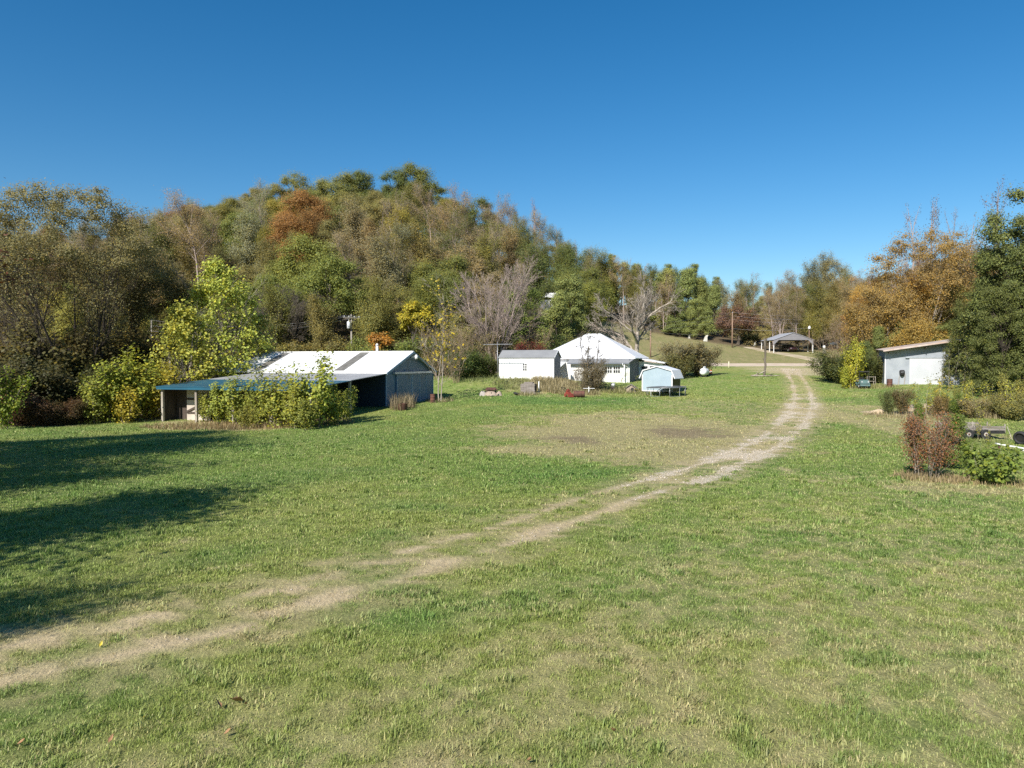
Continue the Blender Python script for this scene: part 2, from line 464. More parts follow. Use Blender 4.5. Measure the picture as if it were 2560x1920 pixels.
gx = grow_axis(-1300, 1300, .3, -32, 42, 1.035); gy = np.concatenate([grow_axis(-40, 3, 1.5, -40, 3), np.arange(3.3, 70, .3)])
_y = 70.; _s = .3; ex = []
while _y < 1500: _s = min(_s * 1.02, 40) if _y < 260 else _s * 1.1; _y += _s; ex.append(_y)
gy = np.concatenate([gy, ex])
XX, YY = np.meshgrid(gx, gy); nx, ny = len(gx), len(gy)
ZZ = gz(XX, YY) + (fnoise(XX, YY, 6., 31) - .5) * .10 * sst(YY, 2, 8)
i = np.arange(nx - 1); j = np.arange(ny - 1); II, JJ = np.meshgrid(i, j); k = (JJ * nx + II).ravel()
ground = add('ground', lay_mesh('ground', XX.ravel(), YY.ravel(), ZZ.ravel(), np.stack([k, k + 1, k + 1 + nx, k + nx], 1)), None, GM)
tag(ground, kind='structure')

def strip(name, pts, w, n, lift, mat=GM):
    """a sheet that follows a line over the ground"""
    P = np.array(pts); L = np.concatenate([[0], np.cumsum(np.hypot(*np.diff(P, axis=0).T))])
    t = np.linspace(0, L[-1], n); X = np.interp(t, L, P[:, 0]); Y = np.interp(t, L, P[:, 1])
    dx = np.gradient(X); dy = np.gradient(Y); q = np.hypot(dx, dy); nxv, nyv = dy / q, -dx / q
    m = 13; o = np.linspace(-w / 2, w / 2, m)
    XX = X[:, None] + nxv[:, None] * o; YY = Y[:, None] + nyv[:, None] * o
    ZZ = gz(XX, YY) + (fnoise(XX, YY, 6., 31) - .5) * .10 * sst(YY, 2, 8) + lift - .08 * (np.abs(o) > w / 2 - .01)[None, :]
    k = (np.arange(n - 1)[:, None] * m + np.arange(m - 1)).ravel()
    f = np.stack([k, k + 1, k + 1 + m, k + m], 1)
    me = lay_mesh(name, XX.ravel(), YY.ravel(), ZZ.ravel(), f)
    return tag(add(name, me, None, mat), kind='structure')

strip('dirt_track', TRACK[2:], 4.6, 420, .012)
ROADM = surf('pale road', (.56, .46, .36), (.48, .39, .30), .8, .95, 0, .1)
ra, rb = onD(1380, 119), onD(2230, 131)
rd = [tuple(onD(px, 126.5).xy) for px in range(1380, 2420, 20)]
def flat_strip(name, pts, w, n, lift, mat):
    o = strip(name, pts, w, n, lift, mat); return o
flat_strip('road', rd, 8.0, 160, .03, ROADM)
DRM = surf('gravel drive', (.46, .39, .28), (.34, .28, .18), .6, .95, 0, .1)
dp = [at(*p) for p in [(2100,906),(2040,900),(1990,890),(1940,882),(1900,874),(1870,868)]]
strip('gravel_drive', smooth_line([tuple(p.xy) for p in dp], 2), 3.0, 90, .05, DRM)

# ------------------------------------------------------------------ grass: single blades, thinning out with distance
def grass_mat():
    m, nt, nd, ln = nodes_of('grass blades')
    out = nd.new('ShaderNodeOutputMaterial'); a = nd.new('ShaderNodeAttribute'); a.attribute_name = 'Col'
    d = nd.new('ShaderNodeBsdfPrincipled'); d.inputs['Roughness'].default_value = .5; d.inputs['Specular IOR Level'].default_value = .3
    ln.new(a.outputs['Color'], d.inputs['Base Color'])
    t = nd.new('ShaderNodeBsdfTranslucent'); ln.new(a.outputs['Color'], t.inputs['Color'])
    mx = nd.new('ShaderNodeMixShader'); mx.inputs[0].default_value = .35
    ln.new(d.outputs[0], mx.inputs[1]); ln.new(t.outputs[0], mx.inputs[2]); ln.new(mx.outputs[0], out.inputs[0])
    return m

def build_grass():
    rng = np.random.default_rng(4)
    ys, xs = [], []
    for y0, y1, dens in [(6.2,9,2600),(9,12,2200),(12,16,1400),(16,22,800),(22,30,420),(30,42,210),(42,58,85),(58,80,48),(80,100,26)]:
        w = y1 * .86 + 4; n = int(dens * 2 * w * (y1 - y0))
        xs.append(rng.uniform(-w, w, n)); ys.append(rng.uniform(y0, y1, n))
    x = np.concatenate(xs); y = np.concatenate(ys)
    keep = np.abs(x) < y * .76 + np.where(y > 12, 6., 2.); x, y = x[keep], y[keep]
    m_ = 420; cy_ = np.exp(rng.uniform(np.log(7.5), np.log(45), m_)); cx_ = rng.uniform(-.8, .8, m_) * cy_ ; nb = 46     # coarse clumps standing out of the lawn
    rr = rng.uniform(.05, .17, m_)[:, None]; clx = (cx_[:, None] + rng.normal(0, 1, (m_, nb)) * rr).ravel(); cly = (cy_[:, None] + rng.normal(0, 1, (m_, nb)) * rr).ravel()
    clump = np.concatenate([np.zeros(len(x)), np.ones(len(clx))]); x = np.concatenate([x, clx]); y = np.concatenate([y, cly])
    c, g, gr = lay(x, y)
    tuft = sst(fnoise(x, y, .26, 51, 2), .45, .72); weed = sst(fnoise(x, y, .62, 52, 2) * .75 + fnoise(x, y, 5., 53, 2) * .25, .60, .72)
    keep = (y < fedge(proj(x, y, gz(x, y))[0]) - 1) & (rng.random(len(x)) < (.35 + .65 * g) * (1 - .88 * np.clip(gr * 1.2 + (1 - g) * .5, 0, 1)) * (.62 + .38 * tuft))
    keep = keep | ((clump > 0) & (g > .5)); x, y, c, g, tuft, weed, clump = x[keep], y[keep], c[keep], g[keep], tuft[keep], weed[keep], clump[keep]; weed = np.maximum(weed, clump)
    n = len(x)
    z = gz(x, y) + (fnoise(x, y, 6., 31) - .5) * .10 * sst(y, 2, 8)
    far = np.clip(y / 10., 1, 8)
    h = (.022 + .028 * rng.random(n)) * (1 + .6 * tuft + .8 * weed + .9 * clump) * (.55 + .45 * g) * far ** .28
    wd = (.0028 + .0030 * rng.random(n)) * far ** .85 * (1 + .5 * weed)
    az = rng.uniform(0, 2 * np.pi, n); lean = rng.gamma(2., .3, n).clip(0, 1.5)
    ax, ay = np.cos(az), np.sin(az); bx, by = -ay, ax
    v = np.empty((n, 5, 3))
    def pt(s, hh, off):
        X = x + ax * hh * lean * h + bx * off; Y = y + ay * hh * lean * h + by * off
        return np.stack([X, Y, z - .004 + s * h], 1)
    v[:, 0] = pt(0, 0, -wd); v[:, 1] = pt(0, 0, wd); v[:, 2] = pt(.62, .38, wd * .8); v[:, 3] = pt(.62, .38, -wd * .8)
    v[:, 4] = pt(1 - .12 * lean, 1., 0 * wd)
    b = (np.arange(n) * 5)[:, None]
    tri = np.concatenate([b + [0, 1, 2], b + [0, 2, 3], b + [3, 2, 4]], 0)
    me = mesh_np('grass', v.reshape(-1, 3), tri)
    br = (.72 + .56 * rng.random(n) - .20 * tuft)[:, None]
    live = np.array([[.165, .222, .050]]) * (1 - weed[:, None]) + np.array([[.072, .136, .040]]) * weed[:, None]
    dead = np.array([[.35, .29, .155]])
    k = rng.random(n)
    isdead = (k < (.11 + .52 * (1 - g)) * (1 - .8 * clump))[:, None]
    cc = np.where(isdead, dead * .55 + c * .45, c * .72 + live * .28) * br * 1.62
    col = np.concatenate([cc, np.ones((n, 1))], 1).astype(np.float32)
    a = me.color_attributes.new('Col', 'FLOAT_COLOR', 'POINT'); a.data.foreach_set('color', np.repeat(col, 5, 0).ravel())
    print('grass blades', n)
    tag(add('grass', me, None, grass_mat()), 'short patchy lawn grass, green with straw coloured blades', 'grass', kind='stuff')
build_grass()

def build_gravel():
    rng = np.random.default_rng(9); n = 60000; i = rng.integers(0, len(TRACK) - 1, n); t = rng.random(n)
    P = np.array(TRACK); a, b = P[i], P[i + 1]; L = np.linalg.norm(b - a, axis=1); k = rng.random(n) < np.minimum(1, L / np.percentile(L, 60)); a, b, t = a[k], b[k], t[k]
    d = b - a; d /= np.linalg.norm(d, axis=1, keepdims=True) + 1e-9; o = rng.normal(0, .95, len(a)); q = a + (b - a) * t[:, None] + np.stack([d[:, 1], -d[:, 0]], 1) * o[:, None]
    x, y = q[:, 0], q[:, 1]; c, g, gr = lay(x, y); k = (rng.random(len(x)) < gr ** 1.2 * .7) & (y > 6); x, y = x[k], y[k]; n = len(x)
    s = rng.gamma(2.2, .0062, n).clip(.008, .05) * (1 + y / 70); z = gz(x, y) + (fnoise(x, y, 6., 31) - .5) * .10 * sst(y, 2, 8) + .012
    A = rng.uniform(0, 6.28, n); v = np.empty((n, 6, 3))
    for j, (r, zz) in enumerate(((1, .25), (1, .3), (1, .2), (1, .3), (0, .75), (0, -.3))):
        rr = s * r * rng.uniform(.7, 1.3, n); v[:, j] = np.stack([x + rr * np.cos(A + j * 1.571), y + rr * np.sin(A + j * 1.571), z + s * zz], 1)
    bb = (np.arange(n) * 6)[:, None]; f = np.concatenate([bb + np.array(q_) for q_ in ([0,1,4],[1,2,4],[2,3,4],[3,0,4],[1,0,5],[2,1,5],[3,2,5],[0,3,5])], 0)
    print('stones', n)
    tag(add('gravel', mesh_np('gravel', v.reshape(-1, 3), f), None, surf('loose stone', (.56,.49,.39), (.36,.31,.24), 9., .9, 0, .1)), 'pale loose gravel lying in the wheel ruts of the track', 'gravel', kind='stuff')
build_gravel()

# ------------------------------------------------------------------ plants
def wood_mesh(name, segs):
    """segs: (p0, p1, r0, r1) -> one mesh of tapered sticks"""
    groups = {}
    for s in segs:
        k = 8 if s[2] > .12 else (5 if s[2] > .035 else 3)
        groups.setdefault(k, []).append(s)
    V, Fq, base = [], [], 0
    for k, ss in groups.items():
        p0 = np.array([s[0] for s in ss]); p1 = np.array([s[1] for s in ss]); r0 = np.array([s[2] for s in ss]); r1 = np.array([s[3] for s in ss])
        d = p1 - p0; L = np.linalg.norm(d, axis=1, keepdims=True) + 1e-9; d /= L
        p1 = p1 + d * (r1[:, None] * .3)
        ref = np.where(np.abs(d[:, 2:3]) > .9, np.array([[1., 0, 0]]), np.array([[0, 0, 1.]]))
        a = np.cross(d, ref); a /= np.linalg.norm(a, axis=1, keepdims=True) + 1e-9; b = np.cross(d, a)
        n = len(ss); v = np.empty((n, 2 * k, 3))
        for i in range(k):
            t = 2 * np.pi * i / k; o = a * math.cos(t) + b * math.sin(t)
            v[:, i] = p0 + o * r0[:, None]; v[:, k + i] = p1 + o * r1[:, None]
        st = (base + np.arange(n) * 2 * k)[:, None]
        for i in range(k):
            Fq.append(st + np.array([[i, (i + 1) % k, k + (i + 1) % k, k + i]]))
        V.append(v.reshape(-1, 3)); base += n * 2 * k
    return mesh_np(name, np.concatenate(V), np.concatenate(Fq), True)

def leaf_mesh(name, rng, pos, nrm, size, aspect=.7, broad=False):
    n = len(pos)
    nrm = nrm / (np.linalg.norm(nrm, axis=1, keepdims=True) + 1e-9) + np.array([[-.22, -.40, .38]])   # leaves turn to the light
    nrm = nrm / (np.linalg.norm(nrm, axis=1, keepdims=True) + 1e-9)
    t = rng.normal(0, 1, (n, 3)); t -= nrm * (t * nrm).sum(1, keepdims=True); t /= np.linalg.norm(t, axis=1, keepdims=True) + 1e-9
    b = np.cross(nrm, t); s = (size * rng.uniform(.65, 1.25, n))[:, None]
    if broad:                                          # wide leaf folded along its midrib
        v = np.stack([pos - t * s * .5, pos + b * s * aspect * .5 - t * s * .1 + nrm * s * .12, pos + b * s * aspect * .3 + t * s * .25 + nrm * s * .1, pos + t * s * .55 - nrm * s * .1,
                      pos - b * s * aspect * .3 + t * s * .25 + nrm * s * .1, pos - b * s * aspect * .5 - t * s * .1 + nrm * s * .12], 1)
        k = (np.arange(n) * 6)[:, None]; f = np.concatenate([k + [0, 1, 2, 3], k + [0, 3, 4, 5]], 0); rep = 2
    else:
        v = np.stack([pos - t * s * .5, pos + b * s * aspect * .5 + nrm * s * .08, pos + t * s * .5, pos - b * s * aspect * .5 + nrm * s * .08], 1)
        k = (np.arange(n) * 4)[:, None]; f = k + [0, 1, 2, 3]; rep = 1
    me = mesh_np(name, v.reshape(-1, 3), f)
    va = rng.random(n).astype(np.float32); wa = rng.random(n).astype(np.float32)
    a = me.attributes.new('v', 'FLOAT', 'FACE'); a.data.foreach_set('value', np.tile(va, rep))
    a = me.attributes.new('w', 'FLOAT', 'FACE'); a.data.foreach_set('value', np.tile(wa, rep))
    return me

def rot_dir(rng, d, ang):
    o = d.orthogonal().normalized(); o.rotate(Matrix.Rotation(rng.uniform(0, 2 * math.pi), 3, d))
    return (d * math.cos(ang) + o * math.sin(ang)).normalized()

def grow(rng, p, d, L, r, lv, P, segs, tips):
    """one branch and all that grow from it; P holds a list of settings per level"""
    n = P['n'][lv]; step = L / n; last = lv == len(P['n']) - 1
    kids = 0 if last else P['kids'][lv]; t0 = P.get('from', [.35] * 9)[lv]
    slots = sorted(rng.uniform(t0, 1.) for _ in range(kids)); si = 0
    end = P.get('end', .35)
    for i in range(n):
        w = P['wob'][lv]
        d = (d + Vector((rng.gauss(0, w), rng.gauss(0, w), rng.gauss(0, w))) + Vector((0, 0, P['up'][lv]))).normalized()
        q = p + d * step
        ra = r * (1 - (1 - end) * i / n); rb = r * (1 - (1 - end) * (i + 1) / n)
        segs.append((tuple(p), tuple(q), ra, rb, lv))
        while si < len(slots) and slots[si] <= (i + 1) / n:
            t = slots[si] * n - i; s = p.lerp(q, min(1, max(0, t)))
            sh = P.get('shape', 'round')
            k = slots[si]
            f = {'round': 1.15 - .55 * k, 'fan': .95 - .25 * k, 'cone': 1.25 - 1.05 * k}[sh] if lv == 0 else 1.05 - .4 * k
            a = P['ang'][lv] * rng.uniform(.65, 1.25)
            grow(rng, s, rot_dir(rng, d, a), L * P['len'][lv] * f * rng.uniform(.75, 1.2), max(rb * P['rad'][lv], P.get('rmin', .006)), lv + 1, P, segs, tips)
            si += 1
        p = q
    tips.append((tuple(p), tuple(d), lv))
    if not last and P.get('fork', True):
        for _ in range(2):
            grow(rng, p, rot_dir(rng, d, P['ang'][lv] * .6), L * P['len'][lv] * .7, max(rb * .75, P.get('rmin', .006)), lv + 1, P, segs, tips)

def skeleton(seed, h, r, P, stems=1, spread=0., lean=(0, 0), base=0.):
    rng = random.Random(seed); segs, tips = [], []
    for s in range(stems):
        a = 2 * math.pi * (s + rng.uniform(-.3, .3)) / stems
        sp = spread * rng.uniform(.5, 1.1)
        d = Vector((math.cos(a) * sp + lean[0], math.sin(a) * sp + lean[1], 1)).normalized()
        p = Vector((math.cos(a) * base * rng.uniform(.3, 1), math.sin(a) * base * rng.uniform(.3, 1), -.25))
        grow(rng, p, d, h * rng.uniform(.8, 1.0) if stems > 1 else h, r * (rng.uniform(.7, 1) if stems > 1 else 1), 0, P, segs, tips)
    return segs, tips

def leaves_on(seed, segs, lvmin, per_m, size, jit, up=.5, aspect=.7, zmin=0., out=.6, broad=False, fall=0.):
    rng = np.random.default_rng(seed)
    S = [s for s in segs if s[4] >= lvmin]
    p0 = np.array([s[0] for s in S]); p1 = np.array([s[1] for s in S]); L = np.linalg.norm(p1 - p0, axis=1)
    n = int(L.sum() * per_m); i = rng.choice(len(S), n, p=L / L.sum()); t = rng.random(n)[:, None]
    pos = p0[i] * (1 - t) + p1[i] * t + rng.normal(0, jit, (n, 3)); pos[:, 2] -= fall * rng.random(n)
    pos = pos[pos[:, 2] > zmin]
    cen = pos.mean(0); o = pos - cen; o /= np.linalg.norm(o, axis=1, keepdims=True) + 1e-6
    nrm = o * out + rng.normal(0, .6, pos.shape) + np.array([0, 0, up])
    return leaf_mesh('crown', rng, pos, nrm, size, aspect, broad)

def lobes(seed, n, rx, rz, zc, lr, per, size, flat=1., cone=0., up=.35):
    """crown of many leaf clumps; returns the leaf mesh and clump centres"""
    rng = np.random.default_rng(seed); P, Nn, cs = [], [], []
    for _ in range(n):
        a = rng.uniform(0, 2 * np.pi); zz = rng.uniform(-.85, 1.); rr = math.sqrt(max(0, 1 - zz * zz)) if not cone else (1 - (zz + .85) / 1.85 * cone)
        k = rng.uniform(.55, 1.) ** .6
        c = np.array([math.cos(a) * rr * rx * k, math.sin(a) * rr * rx * k, zc + zz * rz * (k if not cone else 1)])
        r = lr * rng.uniform(.65, 1.25); cs.append(c)
        d = rng.normal(0, 1, (per, 3)); d[:, 2] = d[:, 2] * .8 + .3; d /= np.linalg.norm(d, axis=1, keepdims=True)
        q = c + d * r * np.abs(rng.normal(.72, .34, (per, 1))) * np.array([1, 1, .78 * flat])
        P.append(q); Nn.append(d + rng.normal(0, .45, (per, 3)) + np.array([0, 0, up]))
    return leaf_mesh('crown', rng, np.concatenate(P), np.concatenate(Nn), size), cs

def trunk_to(seed, h, r, cs, frac=.5):
    """a trunk with limbs that reach some of the clumps"""
    rng = random.Random(seed); segs = []; p = Vector((0, 0, -.6)); pts = [p]
    for i in range(7):
        p = p + Vector((rng.gauss(0, .15), rng.gauss(0, .15), h / 7)); pts.append(p)
    for i in range(7): segs.append((tuple(pts[i]), tuple(pts[i + 1]), r * (1 - i * .11), r * (1 - (i + 1) * .11), 0))
    for c in cs:
        if rng.random() > frac: continue
        c = Vector(c); k = min(6, max(2, int((c.z / h) * 7 * rng.uniform(.55, .85)))); a = pts[k]
        m = a.lerp(c, .5) + Vector((rng.gauss(0, .3), rng.gauss(0, .3), -.3)); rr = r * .38
        segs.append((tuple(a), tuple(m), rr, rr * .7, 1)); segs.append((tuple(m), tuple(c), rr * .7, rr * .25, 1))
    return segs

LEAF = leaf_mat('leaves', .44, .38); LEAFB = leaf_mat('broad leaves', .42, .45, (1.3, 1.08, .55), .3); NEEDLE = leaf_mat('needles', .12, .45, (1.25, 1.1, .7), .2)
BARK = bark_mat('grey bark', (.17, .145, .115), (.09, .075, .06)); BARKD = bark_mat('dark bark', (.075, .06, .048), (.04, .033, .027))
BARKP = bark_mat('pale bark', (.42, .37, .31), (.22, .18, .145)); TWIG = bark_mat('twigs', (.40,.32,.28), (.28,.22,.19))
TWIGT = bark_mat('tan twigs', (.30, .225, .15), (.19, .14, .09))
# ------------------------------------------------------------------ building materials
WROOF = surf('white roof sheet', (.80,.80,.80), (.72,.72,.72), .5, .42, 0, .06, ribs=('X', 1.1, .012), stain=((.55,.53,.50), .02))
WROOFH = surf('white house roof', (.80,.81,.83), (.74,.75,.77), .4, .4, 0, .04, stain=((.6,.6,.6), .02))
GROOF = surf('dull grey roof sheet', (.42,.42,.42), (.33,.33,.33), .5, .5, .2, .06, ribs=('X', 1.1, .012), stain=((.24,.2,.17), .05))
GROOF2 = surf('grey roof', (.25,.255,.26), (.21,.215,.22), .5, .6, 0, .05)
BROOF = surf('blue roof sheet', (.020,.105,.165), (.02,.085,.135), .5, .4, 0, .06, ribs=('X', 1.1, .012), stain=((.16,.17,.17), .03))
SKYL = surf('old translucent panel', (.20,.19,.165), (.14,.13,.11), 2., .5, 0, .1, ribs=('X', 1.1, .012))
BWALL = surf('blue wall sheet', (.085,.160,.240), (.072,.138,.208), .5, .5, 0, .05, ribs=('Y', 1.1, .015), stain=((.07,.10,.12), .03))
BWALLSHADE = surf('shaded blue wall sheet', (.030,.048,.065), (.024,.038,.052), .5, .5, 0, .05, ribs=('X', 1.1, .015))  # barn blue darkened, the lean-to's shade painted into the colour
BTRIM = surf('pale blue trim', (.22,.33,.43), (.18,.28,.37), 1., .5, 0, .03)
RAILM = surf('galvanised rail', (.52,.56,.60), (.40,.44,.48), 2., .4, .5, .03)
WTRIM = surf('white trim', (.80,.80,.79), (.70,.70,.69), 2., .55, 0, .03)
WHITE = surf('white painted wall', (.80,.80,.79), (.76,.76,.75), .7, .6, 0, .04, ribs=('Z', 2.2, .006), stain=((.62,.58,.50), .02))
WHITEB = surf('white painted block', (.80,.79,.77), (.72,.70,.67), .9, .75, 0, .08, stain=((.5,.43,.36), .03))
GREYSHADE = surf('grey and shaded board', (.14,.155,.185), (.12,.135,.16), 1., .7, 0, .04, ribs=('Z', 2.2, .006))  # grey board; on white side walls its colour paints in their shade
OLDWOOD = surf('weathered boards', (.30,.265,.24), (.17,.145,.125), 2., .9, 0, .25, grain=(.4, 1, 6))
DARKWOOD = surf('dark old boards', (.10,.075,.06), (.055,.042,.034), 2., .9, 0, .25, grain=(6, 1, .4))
POSTW = surf('sun bleached post', (.40,.36,.30), (.25,.215,.18), 3., .9, 0, .2, grain=(1, 1, .2))
PLY = surf('stained plywood', (.58,.51,.43), (.46,.40,.34), 1.2, .85, 0, .1)
RUST = surf('rusty steel', (.16,.07,.05), (.09,.05,.04), 3., .85, .2, .3, stain=((.24,.12,.06), .08))
BLACK = surf('black rubber', (.018,.018,.019), (.03,.03,.03), 3., .7, 0, .1)
BLACKM = surf('black steel', (.03,.03,.033), (.05,.045,.04), 3., .5, .3, .1)
STEEL = surf('grey steel tube', (.42,.43,.45), (.32,.33,.34), 3., .4, .7, .03)
GALV = surf('galvanised wall sheet', (.36,.39,.425), (.29,.32,.355), .8, .5, .15, .05, ribs=('X', 1.3, .012), stain=((.42,.40,.38), .03))
GALVD = surf('pale door sheet', (.52,.54,.57), (.47,.49,.52), .6, .5, .05, .05, ribs=('X', 1.3, .010), stain=((.6,.56,.52), .02))
RROOF = surf('rusting roof sheet', (.56,.50,.46), (.46,.34,.27), .8, .6, .1, .06, ribs=('X', 1.2, .012), stain=((.36,.17,.10), .10))
PBLUE = surf('pale blue siding', (.345,.43,.48), (.31,.395,.445), .8, .5, 0, .04, ribs=('X', 1.9, .02))
CPORT = surf('grey carport sheet', (.24,.237,.255), (.21,.207,.225), .6, .5, .1, .05, ribs=('Z', 2.2, .012))
CROOF = surf('carport roof sheet', (.42,.435,.48), (.37,.385,.43), .6, .4, .1, .05, ribs=('Y', 1.2, .012))
POLEW = surf('utility pole wood', (.30,.20,.14), (.20,.14,.10), 2., .9, 0, .15, grain=(1, 1, .15))
POLEG = surf('grey pole wood', (.34,.31,.28), (.22,.20,.175), 2., .9, 0, .15, grain=(1, 1, .15))
CERAM = surf('grey enamel', (.62,.64,.66), (.55,.57,.6), 3., .35, 0, .02)
TANK = surf('white tank paint', (.80,.82,.83), (.72,.75,.76), 1., .4, 0, .03, stain=((.55,.55,.52), .02))
TAN = surf('tan panel', (.38,.30,.235), (.29,.23,.185), 1.5, .85, 0, .15)
REDP = surf('faded red paint', (.26,.05,.035), (.18,.045,.03), 3., .5, 0, .1)
STONE = surf('pale stone', (.62,.60,.53), (.46,.44,.38), 3., .85, 0, .3)
CONC = surf('pale concrete', (.40,.36,.33), (.32,.29,.265), 2., .9, 0, .15)
GREENP = surf('faded green plastic', (.10,.17,.16), (.08,.13,.125), 2., .5, 0, .05)
BROWNF = surf('brown fascia', (.13,.075,.055), (.09,.055,.045), 2., .8, 0, .1)
GLASS = glass_mat(); OLDRIM = surf('old rim paint', (.50,.48,.45), (.30,.24,.20), 6., .7, 0, .1)

def gab(mb, x, y0, y1, zb, z0, yr, zr, t=.12):
    """gable wall in the y-z plane"""
    a = [(x, y0, zb), (x, y1, zb), (x, y1, z0), (x, yr, zr), (x, y0, z0)]
    b = [(x - t, p[1], p[2]) for p in a]; n = 5
    mb.faces(a + b, [(0,1,2,3,4), (9,8,7,6,5)] + [(i, (i+1) % n + 0, (i+1) % n + n, i + n) for i in range(n)][0:0] + [(i + n, (i+1) % n + n, (i+1) % n, i) for i in range(n)])

def make_window(parent, mat_frame, x0, x1, z0, z1, y, cols, rows, name='window', trim=.07):
    """window in a wall that faces -y: frame with glazing bars, and a pane behind them"""
    m = MB()
    m.box(x0 - trim, x0, y - .05, y + .02, z0 - trim, z1 + trim); m.box(x1, x1 + trim, y - .05, y + .02, z0 - trim, z1 + trim)
    m.box(x0, x1, y - .05, y + .02, z1, z1 + trim); m.box(x0, x1, y - .06, y + .02, z0 - trim, z0)
    for i in range(1, cols):
        x = x0 + (x1 - x0) * i / cols; m.box(x - .028, x + .028, y - .035, y + .01, z0, z1)
    for i in range(1, rows):
        z = z0 + (z1 - z0) * i / rows; m.box(x0, x1, y - .034, y + .01, z - .03, z + .03)
    f = m.build(name, mat_frame, parent)
    g = MB(); g.box(x0, x1, y - .012, y - .004, z0, z1); g.build('pane', GLASS, f)
    return f

# ------------------------------------------------------------------ barn
def build_barn():
    a = R(-17.7); p = onD(965, 66.)
    b = empty('barn', p, a, 'long blue metal barn with white roof, dark lean-to and blue-edged front roof', 'barn')
    L, W, E, RZ = 18.5, 10.4, 3.25, 5.10
    m = MB(); m.box(-L, -.13, 0, .12, -1, E - .05); m.build('wall', BWALLSHADE, b)
    m = MB(); gab(m, 0, 0, W, -1, E - .05, W / 2, RZ - .1); m.build('wall', BWALL, b)
    m = MB(); gab(m, -L + .12, 0, W, -1, E - .05, W / 2, RZ - .1); m.build('wall', BWALL, b)
    m = MB(); m.box(-L, -.13, W - .12, W, -1, E - .05); m.build('wall', BWALLSHADE, b)
    s = (RZ - E) / (W / 2); ov = .35
    m = MB()
    m.slab((-L - .3, -ov, E - s * ov), (.28, -ov, E - s * ov), (.28, W / 2, RZ), (-L - .3, W / 2, RZ), .07)
    m.slab((-L - .3, W / 2 + .001, RZ), (.28, W / 2 + .001, RZ), (.28, W + ov, E - s * ov), (-L - .3, W + ov, E - s * ov), .07)
    m.bar((-L - .32, W / 2, RZ + .03), (.30, W / 2, RZ + .03), .3, .06)
    rf = m.build('roof', WROOF, b)
    for x in (-4.9, -13.9):
        m = MB(); y0, y1 = .1, W / 2 - .25
        m.slab((x - .5, y0, E + s * y0 + .02), (x + .5, y0, E + s * y0 + .02), (x + .5, y1, E + s * y1 + .02), (x - .5, y1, E + s * y1 + .02), .03)
        m.build('skylight_panel', SKYL, rf)
    # lean-to
    z0, z1, y1 = 3.06, 2.16, -12.0; zm = z0 + (z1 - z0) * .52
    m = MB(); m.slab((-14.0, -6.3, zm + .012), (.1, -6.3, zm + .012), (.1, -.03, z0), (-14.0, -.03, z0), .05); m.build('lean_to_roof', GROOF, b)
    m = MB(); m.slab((-14.15, y1 - .3, z1 - .02), (.1, y1 - .3, z1 - .02), (.1, -6.1, zm - .005), (-14.15, -6.1, zm - .005), .05)
    m.box(-14.1, .05, y1 - .27, y1 - .21, z1 - .26, z1 - .075); m.build('front_roof', BROOF, b)
    for x in (-13.8, -10.5, -7.0, -3.5, -.1):
        m = MB(); m.box(x - .09, x + .09, y1, y1 + .18, -1.6, z1 - .08); m.build('post', POSTW, b)
    m = MB(); m.box(-.19, -.01, -6.3, -6.12, -1.4, zm - .1); m.build('post', POSTW, b)
    m = MB()
    for y in (y1 + .1, -6.2): m.box(-13.9, 0, y + .19, y + .24, z1 - .3 + (0 if y < -10 else zm - z1), z1 - .08 + (0 if y < -10 else zm - z1))
    m.build('beam', DARKWOOD, b)
    m = MB()
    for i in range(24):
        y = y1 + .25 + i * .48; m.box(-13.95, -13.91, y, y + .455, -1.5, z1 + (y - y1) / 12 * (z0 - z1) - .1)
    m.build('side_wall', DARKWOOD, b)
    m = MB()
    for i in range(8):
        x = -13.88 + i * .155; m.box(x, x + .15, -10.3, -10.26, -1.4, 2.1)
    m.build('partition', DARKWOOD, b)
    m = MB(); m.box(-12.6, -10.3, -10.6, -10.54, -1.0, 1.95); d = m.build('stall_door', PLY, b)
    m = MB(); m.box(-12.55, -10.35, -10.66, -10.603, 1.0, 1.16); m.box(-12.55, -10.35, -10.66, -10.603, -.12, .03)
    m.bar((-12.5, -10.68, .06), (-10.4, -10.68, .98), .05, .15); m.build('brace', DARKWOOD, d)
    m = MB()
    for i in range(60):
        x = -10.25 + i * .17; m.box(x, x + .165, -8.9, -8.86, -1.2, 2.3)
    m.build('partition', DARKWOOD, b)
    # gable end: doors, rail, trims and lamp (the wall faces +x)
    for y0, y1d in ((1.9, 5.15), (5.2, 8.6)):
        m = MB(); m.box(.04, .10, y0, y1d, -.15, 2.95); d = m.build('sliding_door', BWALL, b)
        m = MB()
        for y in (y0, y1d - .09) + ((6.9,) if y0 > 5 else ()): MB().box(.101, .125, y, y + .09, -.1, 2.93).build('door_edge', BTRIM, d)
    m = MB(); m.box(.02, .26, 1.3, 9.6, 2.98, 3.16); m.build('door_rail', RAILM, b)
    for y in (-.04, W - .09): MB().box(-.02, .035, y, y + .13, -.6, E - .15).build('corner_trim', BTRIM, b)
    m = MB(); m.bar((.29, -ov, E - s * ov - .09), (.29, W / 2, RZ - .09), .04, .2); m.bar((.29, W + ov, E - s * ov - .09), (.29, W / 2, RZ - .09), .04, .2); m.build('gable_trim', BTRIM, b)
    m = MB(); m.bar((0, W / 2, 4.55), (.55, W / 2, 4.72), .05); m.tube([(.55, W / 2, 4.8), (.56, W / 2, 4.62), (.56, W / 2, 4.36)], [.07, .17, .14], 10); m.box(.05, .25, W/2 - .1, W/2 + .1, 4.45, 4.7)
    m.build('yard_lamp', WTRIM, b)
